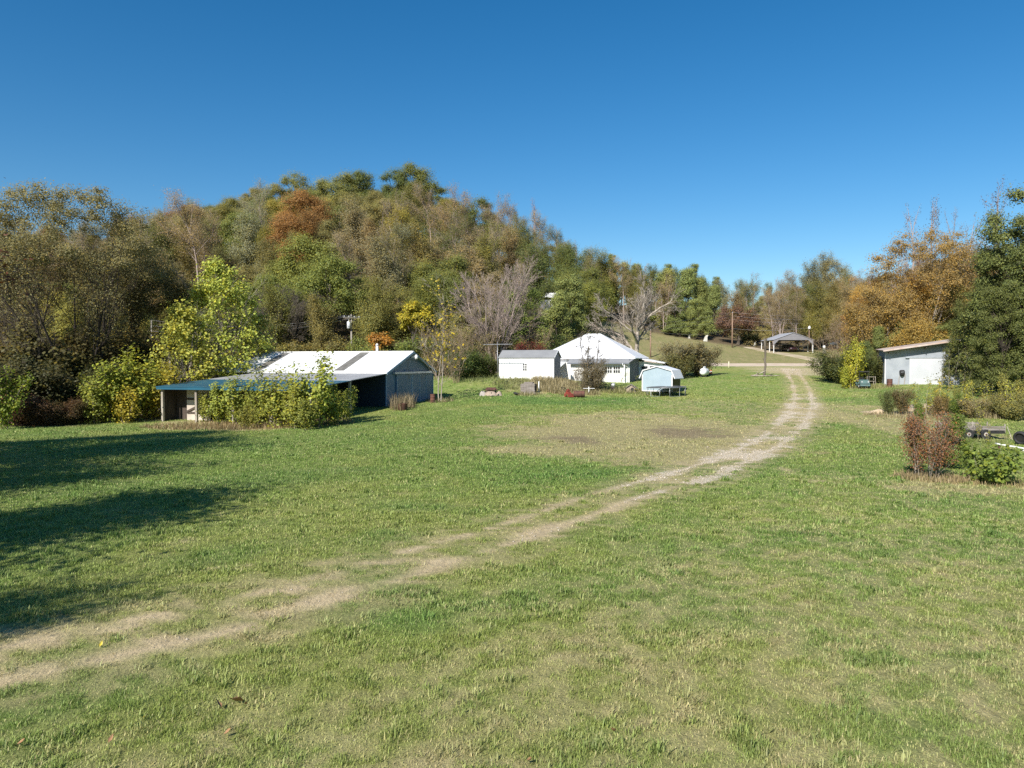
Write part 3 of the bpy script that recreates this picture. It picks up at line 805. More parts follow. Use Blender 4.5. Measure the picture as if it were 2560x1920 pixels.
    m = MB(); m.tube([(-4.2, 6.2, 4.5), (-4.2, 6.2, 5.75)], .13, 8); m.tube([(-4.2, 6.2, 5.75), (-4.2, 6.2, 5.95)], [.2, .05], 8); m.build('vent_pipe', WTRIM, b)
    return b
BARN = build_barn()

# ------------------------------------------------------------------ white shed
def build_white_shed():
    p = onD(1385, 88); p.z = 2.35
    b = empty('white_shed', p, R(-18), 'small white shed with grey roof and one eight-pane window', 'shed')
    W, Dp, E, RZ = 7.0, 3.2, 2.72, 3.58
    m = MB(); m.box(-W, 0, 0, .1, -1, E); m.build('wall', WHITE, b)
    m = MB(); gab(m, 0.002, .101, Dp, -1, E, Dp / 2, RZ - .06, .1); m.build('wall', GREYSHADE, b)  # white gable greyed, its shade is in the colour
    m = MB(); gab(m, -W + .1, .101, Dp, -1, E, Dp / 2, RZ - .06, .1); m.box(-W + .1, -.1, Dp - .1, Dp, -1, E); m.build('wall', WHITE, b)
    s = (RZ - E) / (Dp / 2); o = .12
    m = MB(); m.slab((-W - .1, -o, E - s * o + .05), (.1, -o, E - s * o + .05), (.1, Dp / 2, RZ + .05), (-W - .1, Dp / 2, RZ + .05), .06)
    m.slab((-W - .1, Dp / 2 + .001, RZ + .05), (.1, Dp / 2 + .001, RZ + .05), (.1, Dp + o, E - s * o + .05), (-W - .1, Dp + o, E - s * o + .05), .06)
    m.build('roof', GROOF2, b)
    m = MB(); m.bar((.12, -o, E - s * o), (.12, Dp / 2, RZ), .03, .14); m.bar((.12, Dp + o, E - s * o), (.12, Dp / 2, RZ), .03, .14); m.build('gable_trim', WTRIM, b)
    make_window(b, WTRIM, -3.92, -3.42, 1.12, 1.95, -.001, 2, 4, trim=.05)
    return b
build_white_shed()

# ------------------------------------------------------------------ house
def build_house():
    p = onD(1574, 91); p.z = 1.9
    b = empty('house', p, R(-20), 'white farmhouse with a broad white hip roof and grey porch roof', 'house')
    m = MB(); m.box(-7.6, 0, 0, .15, -1, 2.62); m.box(-7.6, -7.45, .151, 1.4, -1, 2.62); m.build('wall', WHITEB, b)
    m = MB(); m.box(-12.0, -7.61, 1.4, 1.55, -1, 3.0); m.build('wall', WHITEB, b)
    m = MB(); m.box(-.15, 0, .151, 10.6, -1, 2.95); m.build('side_wall', GREYSHADE, b)  # white side wall greyed to paint in its shade
    m = MB(); m.box(-12.0, -11.85, 1.551, 10.6, -1, 3.0); m.box(-11.84, -.16, 10.45, 10.6, -1, 3.0); m.build('wall', WHITEB, b)
    # hip roof with a short ridge
    e, x0, x1, y0, y1 = 3.12, -12.5, .55, .9, 11.0; rz = 6.35; ra, rb, yc = -6.9, -5.1, 5.7; t = .12
    m = MB()
    A, B, Cc, D = (x0, y0, e), (x1, y0, e), (x1, y1, e), (x0, y1, e); r0, r1 = (ra, yc, rz), (rb, yc, rz)
    dn = lambda q: (q[0], q[1], q[2] - t)
    m.faces([A, B, Cc, D, r0, r1, dn(A), dn(B), dn(Cc), dn(D)], [(0,1,5,4), (1,2,5), (2,3,4,5), (3,0,4), (0,6,7,1), (1,7,8,2), (2,8,9,3), (3,9,6,0), (9,8,7,6)])
    m.bar((ra, yc, rz + .02), (rb, yc, rz + .02), .22, .06)
    for q, r_ in ((A, r0), (B, r1), (Cc, r1), (D, r0)): m.bar((q[0], q[1], q[2] + .03), (r_[0], r_[1], r_[2] + .03), .14, .05)
    m.build('roof', WROOFH, b)
    # grey porch roof along the front, hipped at its right end
    m = MB(); m.slab((-7.9, -.55, 2.52), (.05, -.55, 2.52), (.5, .88, 3.05), (-7.9, .88, 3.05), .09)
    m.faces([(.05, -.55, 2.52), (.5, .88, 3.05), (.5, .88, 2.9), (.05, -.55, 2.4)], [(0,1,2,3), (3,2,1,0)])
    m.build('porch_roof', GROOF2, b)
    m = MB(); m.box(-7.9, .02, -.58, -.552, 2.33, 2.50); m.build('fascia', GREYSHADE, b)
    m = MB(); m.box(-.62, -.5, -.5, -.38, -.6, 2.33); m.build('porch_post', WTRIM, b)
    m = MB(); m.tube([(-.75, -.62, 2.42), (-.75, -.60, 2.2), (-.2, -.09, 2.0), (-.2, -.09, -.3)], .05, 6); m.build('downpipe', WTRIM, b)
    for x in (-3.05, -2.02): make_window(b, WTRIM, x, x + .82, 1.22, 2.02, -.001, 3, 2)
    # right wing set back, its low roof falling to the right
    m = MB(); m.box(.002, 3.1, 6.3, 6.45, -1, 2.05); m.hexa([(.002,6.3,2.05),(3.1,6.3,2.05),(3.1,6.45,2.05),(.002,6.45,2.05)], [(.002,6.3,2.75),(3.1,6.3,2.35),(3.1,6.45,2.35),(.002,6.45,2.75)])
    m.box(2.95, 3.1, 6.451, 10.4, -1, 2.3); m.build('wing_wall', WHITE, b)
    m = MB(); m.slab((.56, 5.6, 3.02), (3.5, 5.6, 2.52), (3.5, 10.8, 2.52), (.56, 10.8, 3.02), .12); m.build('wing_roof', WROOFH, b)
    for x in (.35, 1.45): make_window(b, WTRIM, x, x + .85, 1.2, 2.05, 6.299, 1, 2, trim=.1)
    # little entry roof by the white shed
    m = MB(); m.slab((-10.6, -1.0, 2.25), (-8.6, -1.0, 2.05), (-8.6, 1.38, 2.6), (-10.6, 1.38, 2.75), .1); m.build('entry_roof', WROOFH, b)
    m = MB(); m.box(-10.5, -8.7, -.9, -.84, 1.72, 1.93); m.build('entry_beam', BROWNF, b)
    for x in (-10.45, -8.8):
        m = MB(); m.box(x, x + .1, -.95, -.85, -.8, 1.71); m.build('entry_post', BROWNF, b)
    m = MB(); m.box(-10.0, -9.1, 1.36, 1.398, -.1, 1.95); d = m.build('door', WTRIM, b)
    m = MB(); m.tube([(-9.2, 1.30, .9), (-9.2, 1.358, .9)], .04, 8); m.build('handle', BLACKM, d)
    m = MB(); m.box(-7.2, -7.05, -.02, -.01, .2, .3)
    return b
build_house()

# ------------------------------------------------------------------ pale blue gambrel shed
def build_garden_shed():
    p = onD(1643, 80); p.z = float(gz(p.x, p.y)) + .05
    b = empty('garden_shed', p, R(-30), 'small pale blue barn-roofed garden shed with white roof', 'shed')
    pr = [(-1.68, 0), (1.68, 0), (1.68, 1.9), (1.52, 2.28), (0, 2.72), (-1.52, 2.28), (-1.68, 1.9)]
    m = MB()
    a = [(x, 0, z + .12) for x, z in pr]; c = [(x, .08, z + .12) for x, z in pr]; n = len(pr)
    m.faces(a + c, [tuple(range(n)), tuple(range(2 * n - 1, n - 1, -1))] + [(i + n, (i + 1) % n + n, (i + 1) % n, i) for i in range(n)])
    m.build('front_wall', PBLUE, b)
    m = MB()
    c2 = [(x, 2.92, z + .12) for x, z in pr]; c3 = [(x, 3.0, z + .12) for x, z in pr]
    m.faces(c2 + c3, [tuple(range(n)), tuple(range(2 * n - 1, n - 1, -1))] + [(i + n, (i + 1) % n + n, (i + 1) % n, i) for i in range(n)])
    m.box(-1.68, -1.6, .081, 2.919, .12, 2.0); m.build('wall', PBLUE, b)
    m = MB(); m.box(1.6, 1.68, .081, 2.919, .12, 2.0); m.build('side_wall', BLACKM, b)  # black stands in for the shade on this blue wall
    m = MB()
    for s in (1, -1):
        q = [(0, 2.92), (s * 1.62, 2.46), (s * 2.02, 1.55)]
        for (xa, za), (xb, zb) in zip(q[:-1], q[1:]):
            top = [(xa, -.12, za), (xb, -.12, zb), (xb, 3.12, zb), (xa, 3.12, za)]
            if s < 0: top = top[::-1]
            m.hexa([(x - s * .0, y, z - .06) for x, y, z in top], top)
    m.build('roof', WROOFH, b)
    m = MB()
    for s in (1, -1):
        m.box(s * 1.68 - .06, s * 1.68 + .06, -.02, -.001, .12, 1.95)
        m.bar((s * 1.6, -.13, 2.42), (0, -.13, 2.87), .03, .1); m.bar((s * 1.62, -.131, 2.42), (s * 2.0, -.131, 1.56), .03, .1)
    m.box(-1.6, 1.6, -.02, -.001, .12, .24); m.build('trim', WTRIM, b)
    m = MB()
    for x in (-1.4, 0, 1.4): m.box(x - .2, x + .2, .2, 2.8, -.5, .11)
    m.build('foundation_block', CONC, b)
build_garden_shed()

# ------------------------------------------------------------------ metal shed on the right
def build_metal_shed():
    p = onD(2216, 84); p.z = 1.86
    b = empty('metal_shed', p, R(-19), 'tall galvanised metal shed with large pale sliding door and rust-streaked roof', 'shed')
    W, Dp = 7.6, 6.0; zr = lambda x, y: 4.05 + .15 * x + .035 * y
    def wallx(m, x0, x1, y0, y1, top): m.hexa([(x0,y0,-1),(x1,y0,-1),(x1,y1,-1),(x0,y1,-1)], [(x0,y0,top(x0,y0)),(x1,y0,top(x1,y0)),(x1,y1,top(x1,y1)),(x0,y1,top(x0,y1))])
    low = lambda x, y: zr(x, y) - .15
    m = MB(); wallx(m, 0, W, 1.0, 1.1, low); m.build('front_wall', GALV, b)
    m = MB(); wallx(m, 0, .1, 1.101, Dp, low); m.build('side_wall', GALV, b)
    m = MB(); wallx(m, W - .1, W, 1.101, Dp, low); wallx(m, .101, W - .101, Dp - .1, Dp, low); m.build('wall', GALV, b)
    m = MB(); m.slab((-.35, -.1, zr(-.35, -.1)), (W + .3, -.1, zr(W + .3, -.1)), (W + .3, Dp + .3, zr(W, Dp)), (-.35, Dp + .3, zr(-.35, Dp)), .07)
    m.build('roof', RROOF, b)
    m = MB(); m.bar((-.35, -.13, zr(-.35, 0) - .09), (W + .3, -.13, zr(W + .3, 0) - .09), .05, .16); m.build('fascia', RROOF, b)
    m = MB(); m.box(-.03, .06, .93, .998, -.6, 3.5); m.build('corner_trim', WTRIM, b)
    m = MB(); m.box(2.5, 6.6, .86, .93, .08, 3.05); d = m.build('sliding_door', GALVD, b)
    m = MB(); m.box(5.8, 5.95, .82, .859, 1.0, 1.25); m.build('handle', BLACKM, d)
    m = MB(); m.box(2.1, 7.3, .80, .95, 3.09, 3.24); m.build('door_rail', RAILM, b)
    MB().box(.3, .36, .0, 1.0, 3.65, 3.75).build('bracket', DARKWOOD, b); MB().box(4.0, 4.07, 0, 1.0, 4.2, 4.35).build('bracket', DARKWOOD, b)
    m = MB(); m.hexa([(-.2,.2,-.6),(W,.2,-.6),(W,1.05,-.6),(-.2,1.05,-.6)], [(-.2,.2,.03),(W,.2,.03),(W,1.05,.03),(-.2,1.05,.03)]); m.build('foundation', CONC, b)
    M4 = Matrix.Translation(p) @ Matrix.Rotation(R(-19), 4, 'Z')
    q = M4 @ Vector((1.75, .9, 1.15))
    h = empty('wall_basket', q, R(-19), 'black basket hanging on the metal shed beside its big door', 'basket')
    m = MB(); m.tube([(0, -.06, -.1), (0, -.1, .1), (0, -.12, .42), (0, -.1, .55)], [.16, .26, .30, .22], 14); m.build('basket', BLACK, h)
    m = MB(); m.bar((-.16, -.4, .30), (.16, -.4, .36), .05); m.build('handle', STEEL, h)
    for k, (x, z1) in enumerate(((1.35, 1.0), (1.95, 1.25))):
        q = M4 @ Vector((x, .55, .02))
        o = MB().bar((0, 0, -.1), (.14, .36, z1), .05).build('leaning_pole', POSTW)
        o.location = q; o.rotation_euler = (0, 0, R(-19))
        tag(o, ['short pale stick leaning on the metal shed wall, left of the other stick', 'taller pale stick leaning on the metal shed wall below the black basket'][k], 'stick', 'sticks leaning on the metal shed')
build_metal_shed()

# ------------------------------------------------------------------ carport and cars
def build_carport():
    p = at(2033, 881); D = p.y
    w = 99 / F * D; E = hgt(D, 849, p.z); K = hgt(D, 831, p.z); dp = 7.4
    b = empty('carport', p, 0, 'open grey metal carport with peaked roof and white posts beyond the road', 'carport')
    s = (K - E) / (w / 2)
    for sgn in (0, 1):
        m = MB(); o = .12
        if sgn: m.slab((-w - .15, -o, E - .04), (-w / 2, -o, K), (-w / 2, dp, K), (-w - .15, dp, E - .04), .06)
        else: m.slab((-w / 2 + .001, -o, K), (.15, -o, E - .04), (.15, dp, E - .04), (-w / 2 + .001, dp, K), .06)
        m.build('roof_panel', CROOF, b)
    for y in (0, dp - .1):
        m = MB()
        a = [(-w, y, E - .08), (0, y, E - .08), (-w / 2, y, K - .09)]; c = [(q[0], y + .05, q[2]) for q in a]
        m.faces(a + c, [(0,1,2), (5,4,3), (0,3,4,1), (1,4,5,2), (2,5,3,0)])
        for x, sx in ((-w, 1), (0, -1)):
            a = [(x, y, E - .09), (x + sx * 1.0, y, E - .09), (x, y, E - 1.1)]; c = [(q[0], y + .05, q[2]) for q in a]
            f = [(0,2,1), (3,4,5), (0,1,4,3), (1,2,5,4), (2,0,3,5)]; m.faces(a + c, f)
        m.build('gable_panel', CPORT, b)
    for y in (.06, dp * .33, dp * .66, dp - .16):
        for x in (-w + .02, -.1):
            m = MB(); zb = float(gz(p.x + x, p.y + y)) - p.z - .3; m.box(x - .02, x + .1, y, y + .12, zb, E - .1); m.build('post', WTRIM, b)
    for x in (-w - .02, .0): MB().bar((x, -.05, E - .1), (x, dp, E - .1), .09, .12).build('eave_rail', CPORT, b)
    return p, w, dp
CP_P, CP_W, CP_D = build_carport()

def paint_mat():
    m, nt, nd, ln = nodes_of('car paint')
    out = nd.new('ShaderNodeOutputMaterial'); b = nd.new('ShaderNodeBsdfPrincipled'); ln.new(b.outputs[0], out.inputs[0])
    oi = nd.new('ShaderNodeObjectInfo'); tc = nd.new('ShaderNodeTexCoord')
    n1 = noise(nt, tc.outputs['Object'], 2.); cb = nd.new('ShaderNodeCombineColor'); f = math_(nt, 'ADD', math_(nt, 'MULTIPLY', n1, .3), .85)
    for i in range(3): ln.new(f, cb.inputs[i])
    ln.new(mix(nt, 1., oi.outputs['Color'], cb.outputs[0], 'MULTIPLY'), b.inputs['Base Color'])
    b.inputs['Roughness'].default_value = .3; b.inputs['Coat Weight'].default_value = .5
    return m
PAINT = paint_mat()

def build_car(loc, rz, colr, label):
    c = empty('parked_car', loc, rz, label, 'car', 'cars parked beyond the road')
    sec = [(-2.15,.62,.42,.70),(-2.05,.80,.28,.86),(-1.2,.86,.24,.92),(0,.88,.24,.95),(1.3,.87,.24,.92),(2.0,.80,.28,.86),(2.18,.66,.42,.72)]
    m = MB(); V = []
    for x, w, zb, zt in sec: V += [(x, -w, zb + .1), (x, -w * .96, zb), (x, w * .96, zb), (x, w, zb + .1), (x, w, zt - .14), (x, w * .86, zt), (x, -w * .86, zt), (x, -w, zt - .14)]
    fs = []
    for i in range(len(sec) - 1):
        for k in range(8): fs.append((i*8 + k, i*8 + (k+1) % 8, (i+1)*8 + (k+1) % 8, (i+1)*8 + k))
    fs += [tuple(range(7, -1, -1)), tuple((len(sec)-1)*8 + k for k in range(8))]
    m.faces(V, fs, True)
    m.hexa([(-1.75,-.72,.9),(1.0,-.72,.9),(1.0,.72,.9),(-1.75,.72,.9)], [(-1.35,-.58,1.42),(.25,-.58,1.42),(.25,.58,1.42),(-1.35,.58,1.42)])
    bd = m.build('body', PAINT, c); bd.color = (*colr, 1)
    m = MB(); e = .006
    m.poly([(1.0+e,-.64,.95),(1.0+e,.64,.95),(.33+e,.54,1.37),(.33+e,-.54,1.37)]); m.poly([(-1.72-e,.64,.95),(-1.72-e,-.64,.95),(-1.40-e,-.54,1.37),(-1.40-e,.54,1.37)])
    for s in (1, -1):
        q = [(-1.55, s*(.715+e), .95), (.85, s*(.715+e), .95), (.25, s*(.60+e), 1.37), (-1.28, s*(.60+e), 1.37)]; m.poly(q if s < 0 else q[::-1])
    m.build('window', GLASS, c)
    for x in (-1.32, 1.36):
        for s in (1, -1):
            m = MB(); m.tube([(x, s*.68, .33), (x, s*.90, .33)], .33, 16); w = m.build('wheel', BLACK, c)
            m = MB(); m.tube([(x, s*.885, .33), (x, s*.912, .33)], .19, 12); m.build('rim', STEEL, w)
    for s in (1, -1):
        m = MB(); m.tube([(2.05, s*.55, .62), (2.17, s*.54, .62)], [.14, .11], 10); m.build('headlight', CERAM, c)
    return c
q = Vector((CP_P.x - CP_W * .45, CP_P.y + 3.6, 0)); q.z = float(gz(q.x, q.y)) + .02
build_car(q, R(-82), (.03, .012, .016), 'dark car parked under the left part of the grey carport')
q = onD(2100, CP_P.y + 3); q.z += .02
build_car(q, R(-150), (.12, .30, .42), 'blue car behind the brush right of the carport')

# ------------------------------------------------------------------ small things
def place(px, py): return at(px, py)

def build_trampoline():
    p = onD(1666, 77.5); rz = 2.05
    t = empty('trampoline', p, R(10), 'round black trampoline on steel legs in front of the pale blue shed', 'trampoline')
    m = MB(); m.tube([(rz*math.cos(a), rz*math.sin(a), .88 + .05*math.cos(a)) for a in np.linspace(0, 2*math.pi, 49)], .035, 6, caps=False); m.build('frame', STEEL, t)
    m = MB(); n = 40; rr = 1.93
    top = [(rr*math.cos(2*math.pi*i/n), rr*math.sin(2*math.pi*i/n), .87 + .05*math.cos(2*math.pi*i/n)) for i in range(n)]
    m.faces(top + [(x, y, z - .02) for x, y, z in top], [tuple(range(n)), tuple(range(2*n-1, n-1, -1))]); m.build('mat', BLACK, t)
    for i in range(6):
        a = 2*math.pi*(i + .3)/6; b = a + .55
        m = MB(); P = lambda an, z: (rz*math.cos(an), rz*math.sin(an), z)
        m.tube([P(a, .86), P(a, -.02), P((a+b)/2, -.04), P(b, -.02), P(b, .86)], .028, 6); m.build('leg', STEEL, t)
build_trampoline()

def build_doghouse():
    p = at(1577, 981); b = empty('dog_house', p, R(-12), 'small wooden dog house with round doorway and brown pitched roof', 'dog house')
    m = MB(); m.box(-.5, .5, 0, .05, 0, .52); m.faces([(-.5,0,.521),(.5,0,.521),(0,0,.86),(-.5,.05,.521),(.5,.05,.521),(0,.05,.86)], [(0,1,2),(5,4,3),(1,4,5,2),(0,2,5,3)])
    m.build('front_wall', TAN, b)
    m = MB(); m.box(-.5, -.45, .051, 1.0, 0, .52); m.box(.45, .5, .051, 1.0, 0, .52); m.box(-.44, .44, .95, 1.0, 0, .7); m.build('wall', TAN, b)
    m = MB(); m.slab((-.72,-.15,.42),(0,-.15,.93),(0,1.1,.93),(-.72,1.1,.42),.05); m.slab((.001,-.15,.93),(.72,-.15,.42),(.72,1.1,.42),(.001,1.1,.93),.05); m.build('roof', OLDWOOD, b)
    m = MB(); pts = [(-.02,0),( .36,0),(.36,.3)] + [(.17+.19*math.cos(a), .3+.19*math.sin(a)) for a in np.linspace(.3, math.pi-.3, 7)] + [(-.02,.3)]
    m.poly([(x, -.004, z + .04) for x, z in pts]); m.build('doorway', BLACK, b)  # black sheet on the wall, painting the shade inside the opening
build_doghouse()

def build_bin():
    p = at(1319, 984); b = empty('wooden_bin', p, R(-14), 'grey weathered plank bin standing on the bank below the white shed', 'bin')
    m = MB()
    for i in range(9): x = -.78 + i*.172; m.box(x, x + .155, 0, .03, .14, 1.0 + .06*((i*7) % 3))
    for z in (.25, .85): m.box(-.8, .8, .031, .08, z, z + .1)
    m.build('front_wall', OLDWOOD, b)
    m = MB()
    for i in range(5): y = .09 + i*.2; m.box(.75, .78, y, y + .18, .14, 1.02); m.box(-.78, -.75, y, y + .18, .14, 1.0)
    m.box(-.74, .74, 1.0, 1.04, .14, .98); m.build('wall', DARKWOOD, b)
    m = MB(); m.box(-.85, .85, -.05, .06, 0, .13); m.box(-.85, .85, .9, 1.05, 0, .13); m.build('skid', POSTW, b)
    m = MB(); m.box(-.45, .5, .2, .8, .4, 1.22); m.build('lid_board', OLDWOOD, b)
build_bin()

def build_scrap():
    p = at(1226, 990); b = empty('scrap_pile', p, 0, 'low heap of tan curved panels topped with a rusty sheet on the grass', 'scrap pile')
    for k, (x0, x1, y, zz, tl) in enumerate(((-.62, .62, -.1, .62, .35), (-1.15, -.5, .1, .55, .2), (.55, 1.2, .1, .5, .3), (-.9, .9, .6, .6, .1))):
        m = MB(); n = 10; t = []
        for i in range(n + 1):
            u = i / n; x = x0 + (x1 - x0) * u; z = zz * math.sin(math.pi * (u * .9 + .05)) ** .6
            t.append((x, z))
        for (xa, za), (xb, zb) in zip(t[:-1], t[1:]):
            m.hexa([(xa, y, 0), (xb, y, 0), (xb, y + .06, 0), (xa, y + .06, 0)], [(xa, y + tl, za), (xb, y + tl, zb), (xb, y + tl + .06, zb), (xa, y + tl + .06, za)])
        m.build('panel', [TAN, CONC, TAN, DARKWOOD][k], b)
    m = MB(); m.slab((-.55,.1,.62),(.5,.05,.66),(.6,.7,.86),(-.4,.75,.9),.04); m.slab((-.2,-.02,.67),(.7,.2,.60),(.75,.7,.7),(-.1,.6,.75),.03); m.build('rusty_sheet', RUST, b)
build_scrap()

def wheel_parts(m1, c, r, w, axis=(0,1,0)):
    ax = Vector(axis).normalized(); c = Vector(c)
    m1.tube([c - ax*w/2, c - ax*w*.35, c + ax*w*.35, c + ax*w/2], [r*.88, r, r, r*.88], 18)

def build_tiller():
    p = at(1420, 992); b = empty('garden_tiller', p, R(-60), 'small red motor tiller standing on the grass beside the rusty barrel', 'tiller')
    m = MB(); m.hexa([(-.25,-.18,.28),(.35,-.18,.22),(.35,.18,.22),(-.25,.18,.28)], [(-.2,-.16,.55),(.3,-.16,.5),(.3,.16,.5),(-.2,.16,.55)]); m.build('body', REDP, b)
    m = MB(); m.box(-.12, .2, -.14, .14, .55, .72); m.tube([(.04, 0, .72), (.04, 0, .82)], .11, 10); m.build('engine', REDP, b)
    for s in (1, -1):
        m = MB(); wheel_parts(m, (-.05, s*.28, .2), .2, .12); m.build('wheel', REDP, b)
    m = MB(); m.bar((-.2, -.14, .5), (-.95, -.22, .95), .04); m.bar((-.2, .14, .5), (-.95, .22, .95), .04); m.bar((-.9, -.24, .93), (-.9, .24, .93), .04); m.build('handlebar', BLACKM, b)
    m = MB(); m.hexa([(.35,-.3,.0),(.7,-.3,.0),(.7,.3,.0),(.35,.3,.0)], [(.35,-.3,.36),(.6,-.3,.3),(.6,.3,.3),(.35,.3,.36)]); m.build('tine_shield', REDP, b)
build_tiller()

def barrel(px, py, label, lying=False, rz=0, mat=RUST, r=.29, h=.88, drop=0):
    p = at(px, py); p.z -= drop
    b = empty('barrel', p, rz, label, 'barrel', 'rusty barrels')
    prof = [(0,.97),(.02,1.03),(.05,1.0),(.32,1.0),(.34,1.05),(.36,1.0),(.64,1.0),(.66,1.05),(.68,1.0),(.95,1.0),(.98,1.03),(1.,.97)]
    m = MB()
    pts = [((-h/2 + h*t, 0, r) if lying else (0, 0, h*t)) for t, _ in prof]
    m.tube(pts, [r*k for _, k in prof], 20, True, False); m.build('shell', mat, b)
    m = MB(); e = pts[-2 if lying else -3]; e0 = pts[1]
    for q in (e, e0): m.tube([q, tuple(Vector(q) + Vector((.004,0,0) if lying else (0,0,.004)))], r*.98, 20)
    m.build('head', mat, b)
    return b
barrel(1448, 993, 'rusty barrel lying on its side in the grass beside the red tiller', True, R(-8), h=1.15, r=.33)
barrel(2224, 967, 'rusty upright barrel at the left corner of the metal shed')
barrel(1082, 1007, 'rusty upright barrel at the blue gable corner beside the pale trunk', r=.26, h=.85)

def build_tub():
    p = at(1007, 1026); b = empty('planter_tub', p, 0, 'rusty round tub at the barn gable with tall dead stalks', 'planter')
    m = MB(); m.tube([(0,0,0),(0,0,.04),(0,0,.56),(0,0,.60)], [.33,.36,.40,.42], 20, True, False); m.build('tub', RUST, b)
    m = MB(); m.tube([(0,0,.5),(0,0,.53)], .38, 18); m.build('soil', DARKWOOD, b)
build_tub()

def post(name, px, py, h, r, mat, label, cat, lean=(0, 0)):
    o = MB().tube([(0,0,-.3),(lean[0]*.5,lean[1]*.5,h*.5),(lean[0],lean[1],h)], [r,r,r*.95], 8).build(name, mat); o.location = at(px, py)
    return tag(o, label, cat)
post('fence_post', 1347, 980, 1.15, .06, WTRIM, 'short white post in the weeds right of the plank bin', 'post')
post('marker_post', 1822, 919, 1.0, .07, surf('yellow white marker', (.75,.68,.45), (.7,.66,.55), 3.), 'pale marker post by the road behind the propane tank lawn', 'marker post')
post('marker_post', 2047, 918, 1.05, .07, MATS['yellow white marker'], 'cream marker post by the road at the driveway entry', 'marker post')

def build_stake():
    p = at(1472, 986); b = empty('low_rail', p, R(-10), 'low white board on a stake beside the rusty lying barrel', 'rail')
    m = MB(); m.box(-.6, .62, -.03, .0, .62, .665); m.build('board', WTRIM, b); m = MB(); m.box(-.04, .04, .001, .05, -.2, .82); m.build('stake', WTRIM, b)
build_stake()

def build_tyre(px, py, r, w, rz, label, lying=False, tilt=0., grp='old tyres'):
    p = at(px, py); b = empty('tyre', p, rz, label, 'tyre', grp)
    m = MB(); ax = Vector((math.sin(tilt), 0, math.cos(tilt))) if lying else Vector((math.cos(tilt), 0, math.sin(tilt)))
    c = Vector((0, 0, w*.5 + (r*math.sin(tilt) if lying else 0))) if lying else Vector((0, 0, r))
    ref = ax.orthogonal().normalized(); w2 = ax.cross(ref); n, k = 28, 8; V = []
    for i in range(n):
        a = 2*math.pi*i/n; d = ref*math.cos(a) + w2*math.sin(a)
        for jx in range(k):
            t = 2*math.pi*jx/k; V.append(tuple(c + d*(r*.78 + r*.22*math.cos(t)) + ax*(w*.5*math.sin(t))))
    m.faces(V, [(i*k+jx, i*k+(jx+1)%k, ((i+1)%n)*k+(jx+1)%k, ((i+1)%n)*k+jx) for i in range(n) for jx in range(k)], True); m.build('rubber', BLACK, b)
    m = MB(); m.tube([c - ax*w*.2, c + ax*w*.2], r*.56, 18); m.build('rim', BLACKM, b)
build_tyre(1291, 988, .34, .2, 0, 'small dark tyre lying on the grass left of the plank bin', True, .25)
build_tyre(2552, 1112, .40, .3, R(30), 'big black tyre standing beside the trailer, above the white board', False, .2)

def build_pot():
    p = at(1532, 977); b = empty('planter_pot', p, 0, 'white bucket on a dark stump by the farmhouse wall', 'bucket')
    m = MB(); m.tube([(0,0,-.1),(0,0,.45)], [.24,.2], 12); m.build('stump', DARKWOOD, b)
    m = MB(); m.tube([(0,0,.451),(0,0,.86)], [.19,.24], 14); m.build('bucket', WTRIM, b)
build_pot()

def build_antenna():
    p = onD(1244, 87.2); p.z = float(gz(p.x, p.y)); h = hgt(p.y, 861, p.z)
    b = empty('antenna', p, R(-18), 'tall television antenna on a thin mast at the left end of the white shed', 'antenna')
    m = MB(); m.tube([(0,0,-.3),(0,0,h+.3)], .035, 6); m.build('mast', STEEL, b)
    m = MB(); m.bar((-1.8,0,h),(1.85,0,h+.02), .045); m.build('boom', STEEL, b)
    m = MB()
    for i in range(11):
        x = -1.75 + i*.34; l = .8 - abs(i-5)*.05; m.bar((x,-l,h+.04),(x,l,h+.04), .02)
    m.build('element', STEEL, b)
build_antenna()

# ------------------------------------------------------------------ poles and wires
def upole(px, D, ytop, mat, label, arm=False, r=.13):
    p = onD(px, D); h = hgt(D, ytop, p.z)
    b = empty('utility_pole', p, R(35) if arm else 0, label, 'utility pole')
    m = MB(); m.tube([(0,0,-.5),(0,0,h*.5),(0,0,h)], [r*1.15,r,r*.8], 10); m.build('pole', mat, b)
    tops = [Vector((p.x, p.y, p.z + h))]
    if arm:
        m = MB(); m.box(-1.2, 1.2, -.19, -.08, h-.55, h-.42); m.bar((0,-.14,h-1.1),(.7,-.14,h-.56), .04); m.bar((0,-.14,h-1.1),(-.7,-.14,h-.56), .04); m.build('crossarm', mat, b)
        for x in (-1.1, -.4, .4, 1.1):
            m = MB(); m.tube([(x,-.13,h-.42),(x,-.13,h-.34),(x,-.13,h-.22)], [.03,.07,.05], 8); m.build('insulator', CERAM, b)
        m = MB(); m.tube([(-.42,-.1,h-2.0),(-.42,-.1,h-1.95),(-.42,-.1,h-1.05),(-.42,-.1,h-1.0)], [.2,.26,.26,.2], 14); tr = m.build('transformer', CERAM, b)
        m = MB(); m.tube([(-.42,-.1,h-1.0),(-.42,-.1,h-.72)], .05, 8); m.build('bushing', CERAM, tr)
        M = Matrix.Translation(p) @ Matrix.Rotation(R(35), 4, 'Z')
        tops = [M @ Vector((x, -.13, h-.22)) for x in (-1.1, -.4, 1.1)]
    else:
        m = MB(); m.tube([(0,0,h),(0,0,h+.08),(0,0,h+.2)], [.03,.07,.04], 8); m.build('insulator', CERAM, b)
    return p, h, tops
P1, H1, T1 = upole(879, 103, 786, POLEG, 'grey utility pole with crossarm and transformer behind the barn roof', True)
q2 = at(1830, 869); P2, H2, T2 = upole(1830, q2.y, 782, POLEW, 'plain reddish utility pole beside the gravel drive on the meadow')
q3 = at(1626, 893); P3, H3, T3 = upole(1626, q3.y, 826, POLEW, 'short brown utility pole right of the big dead tree')
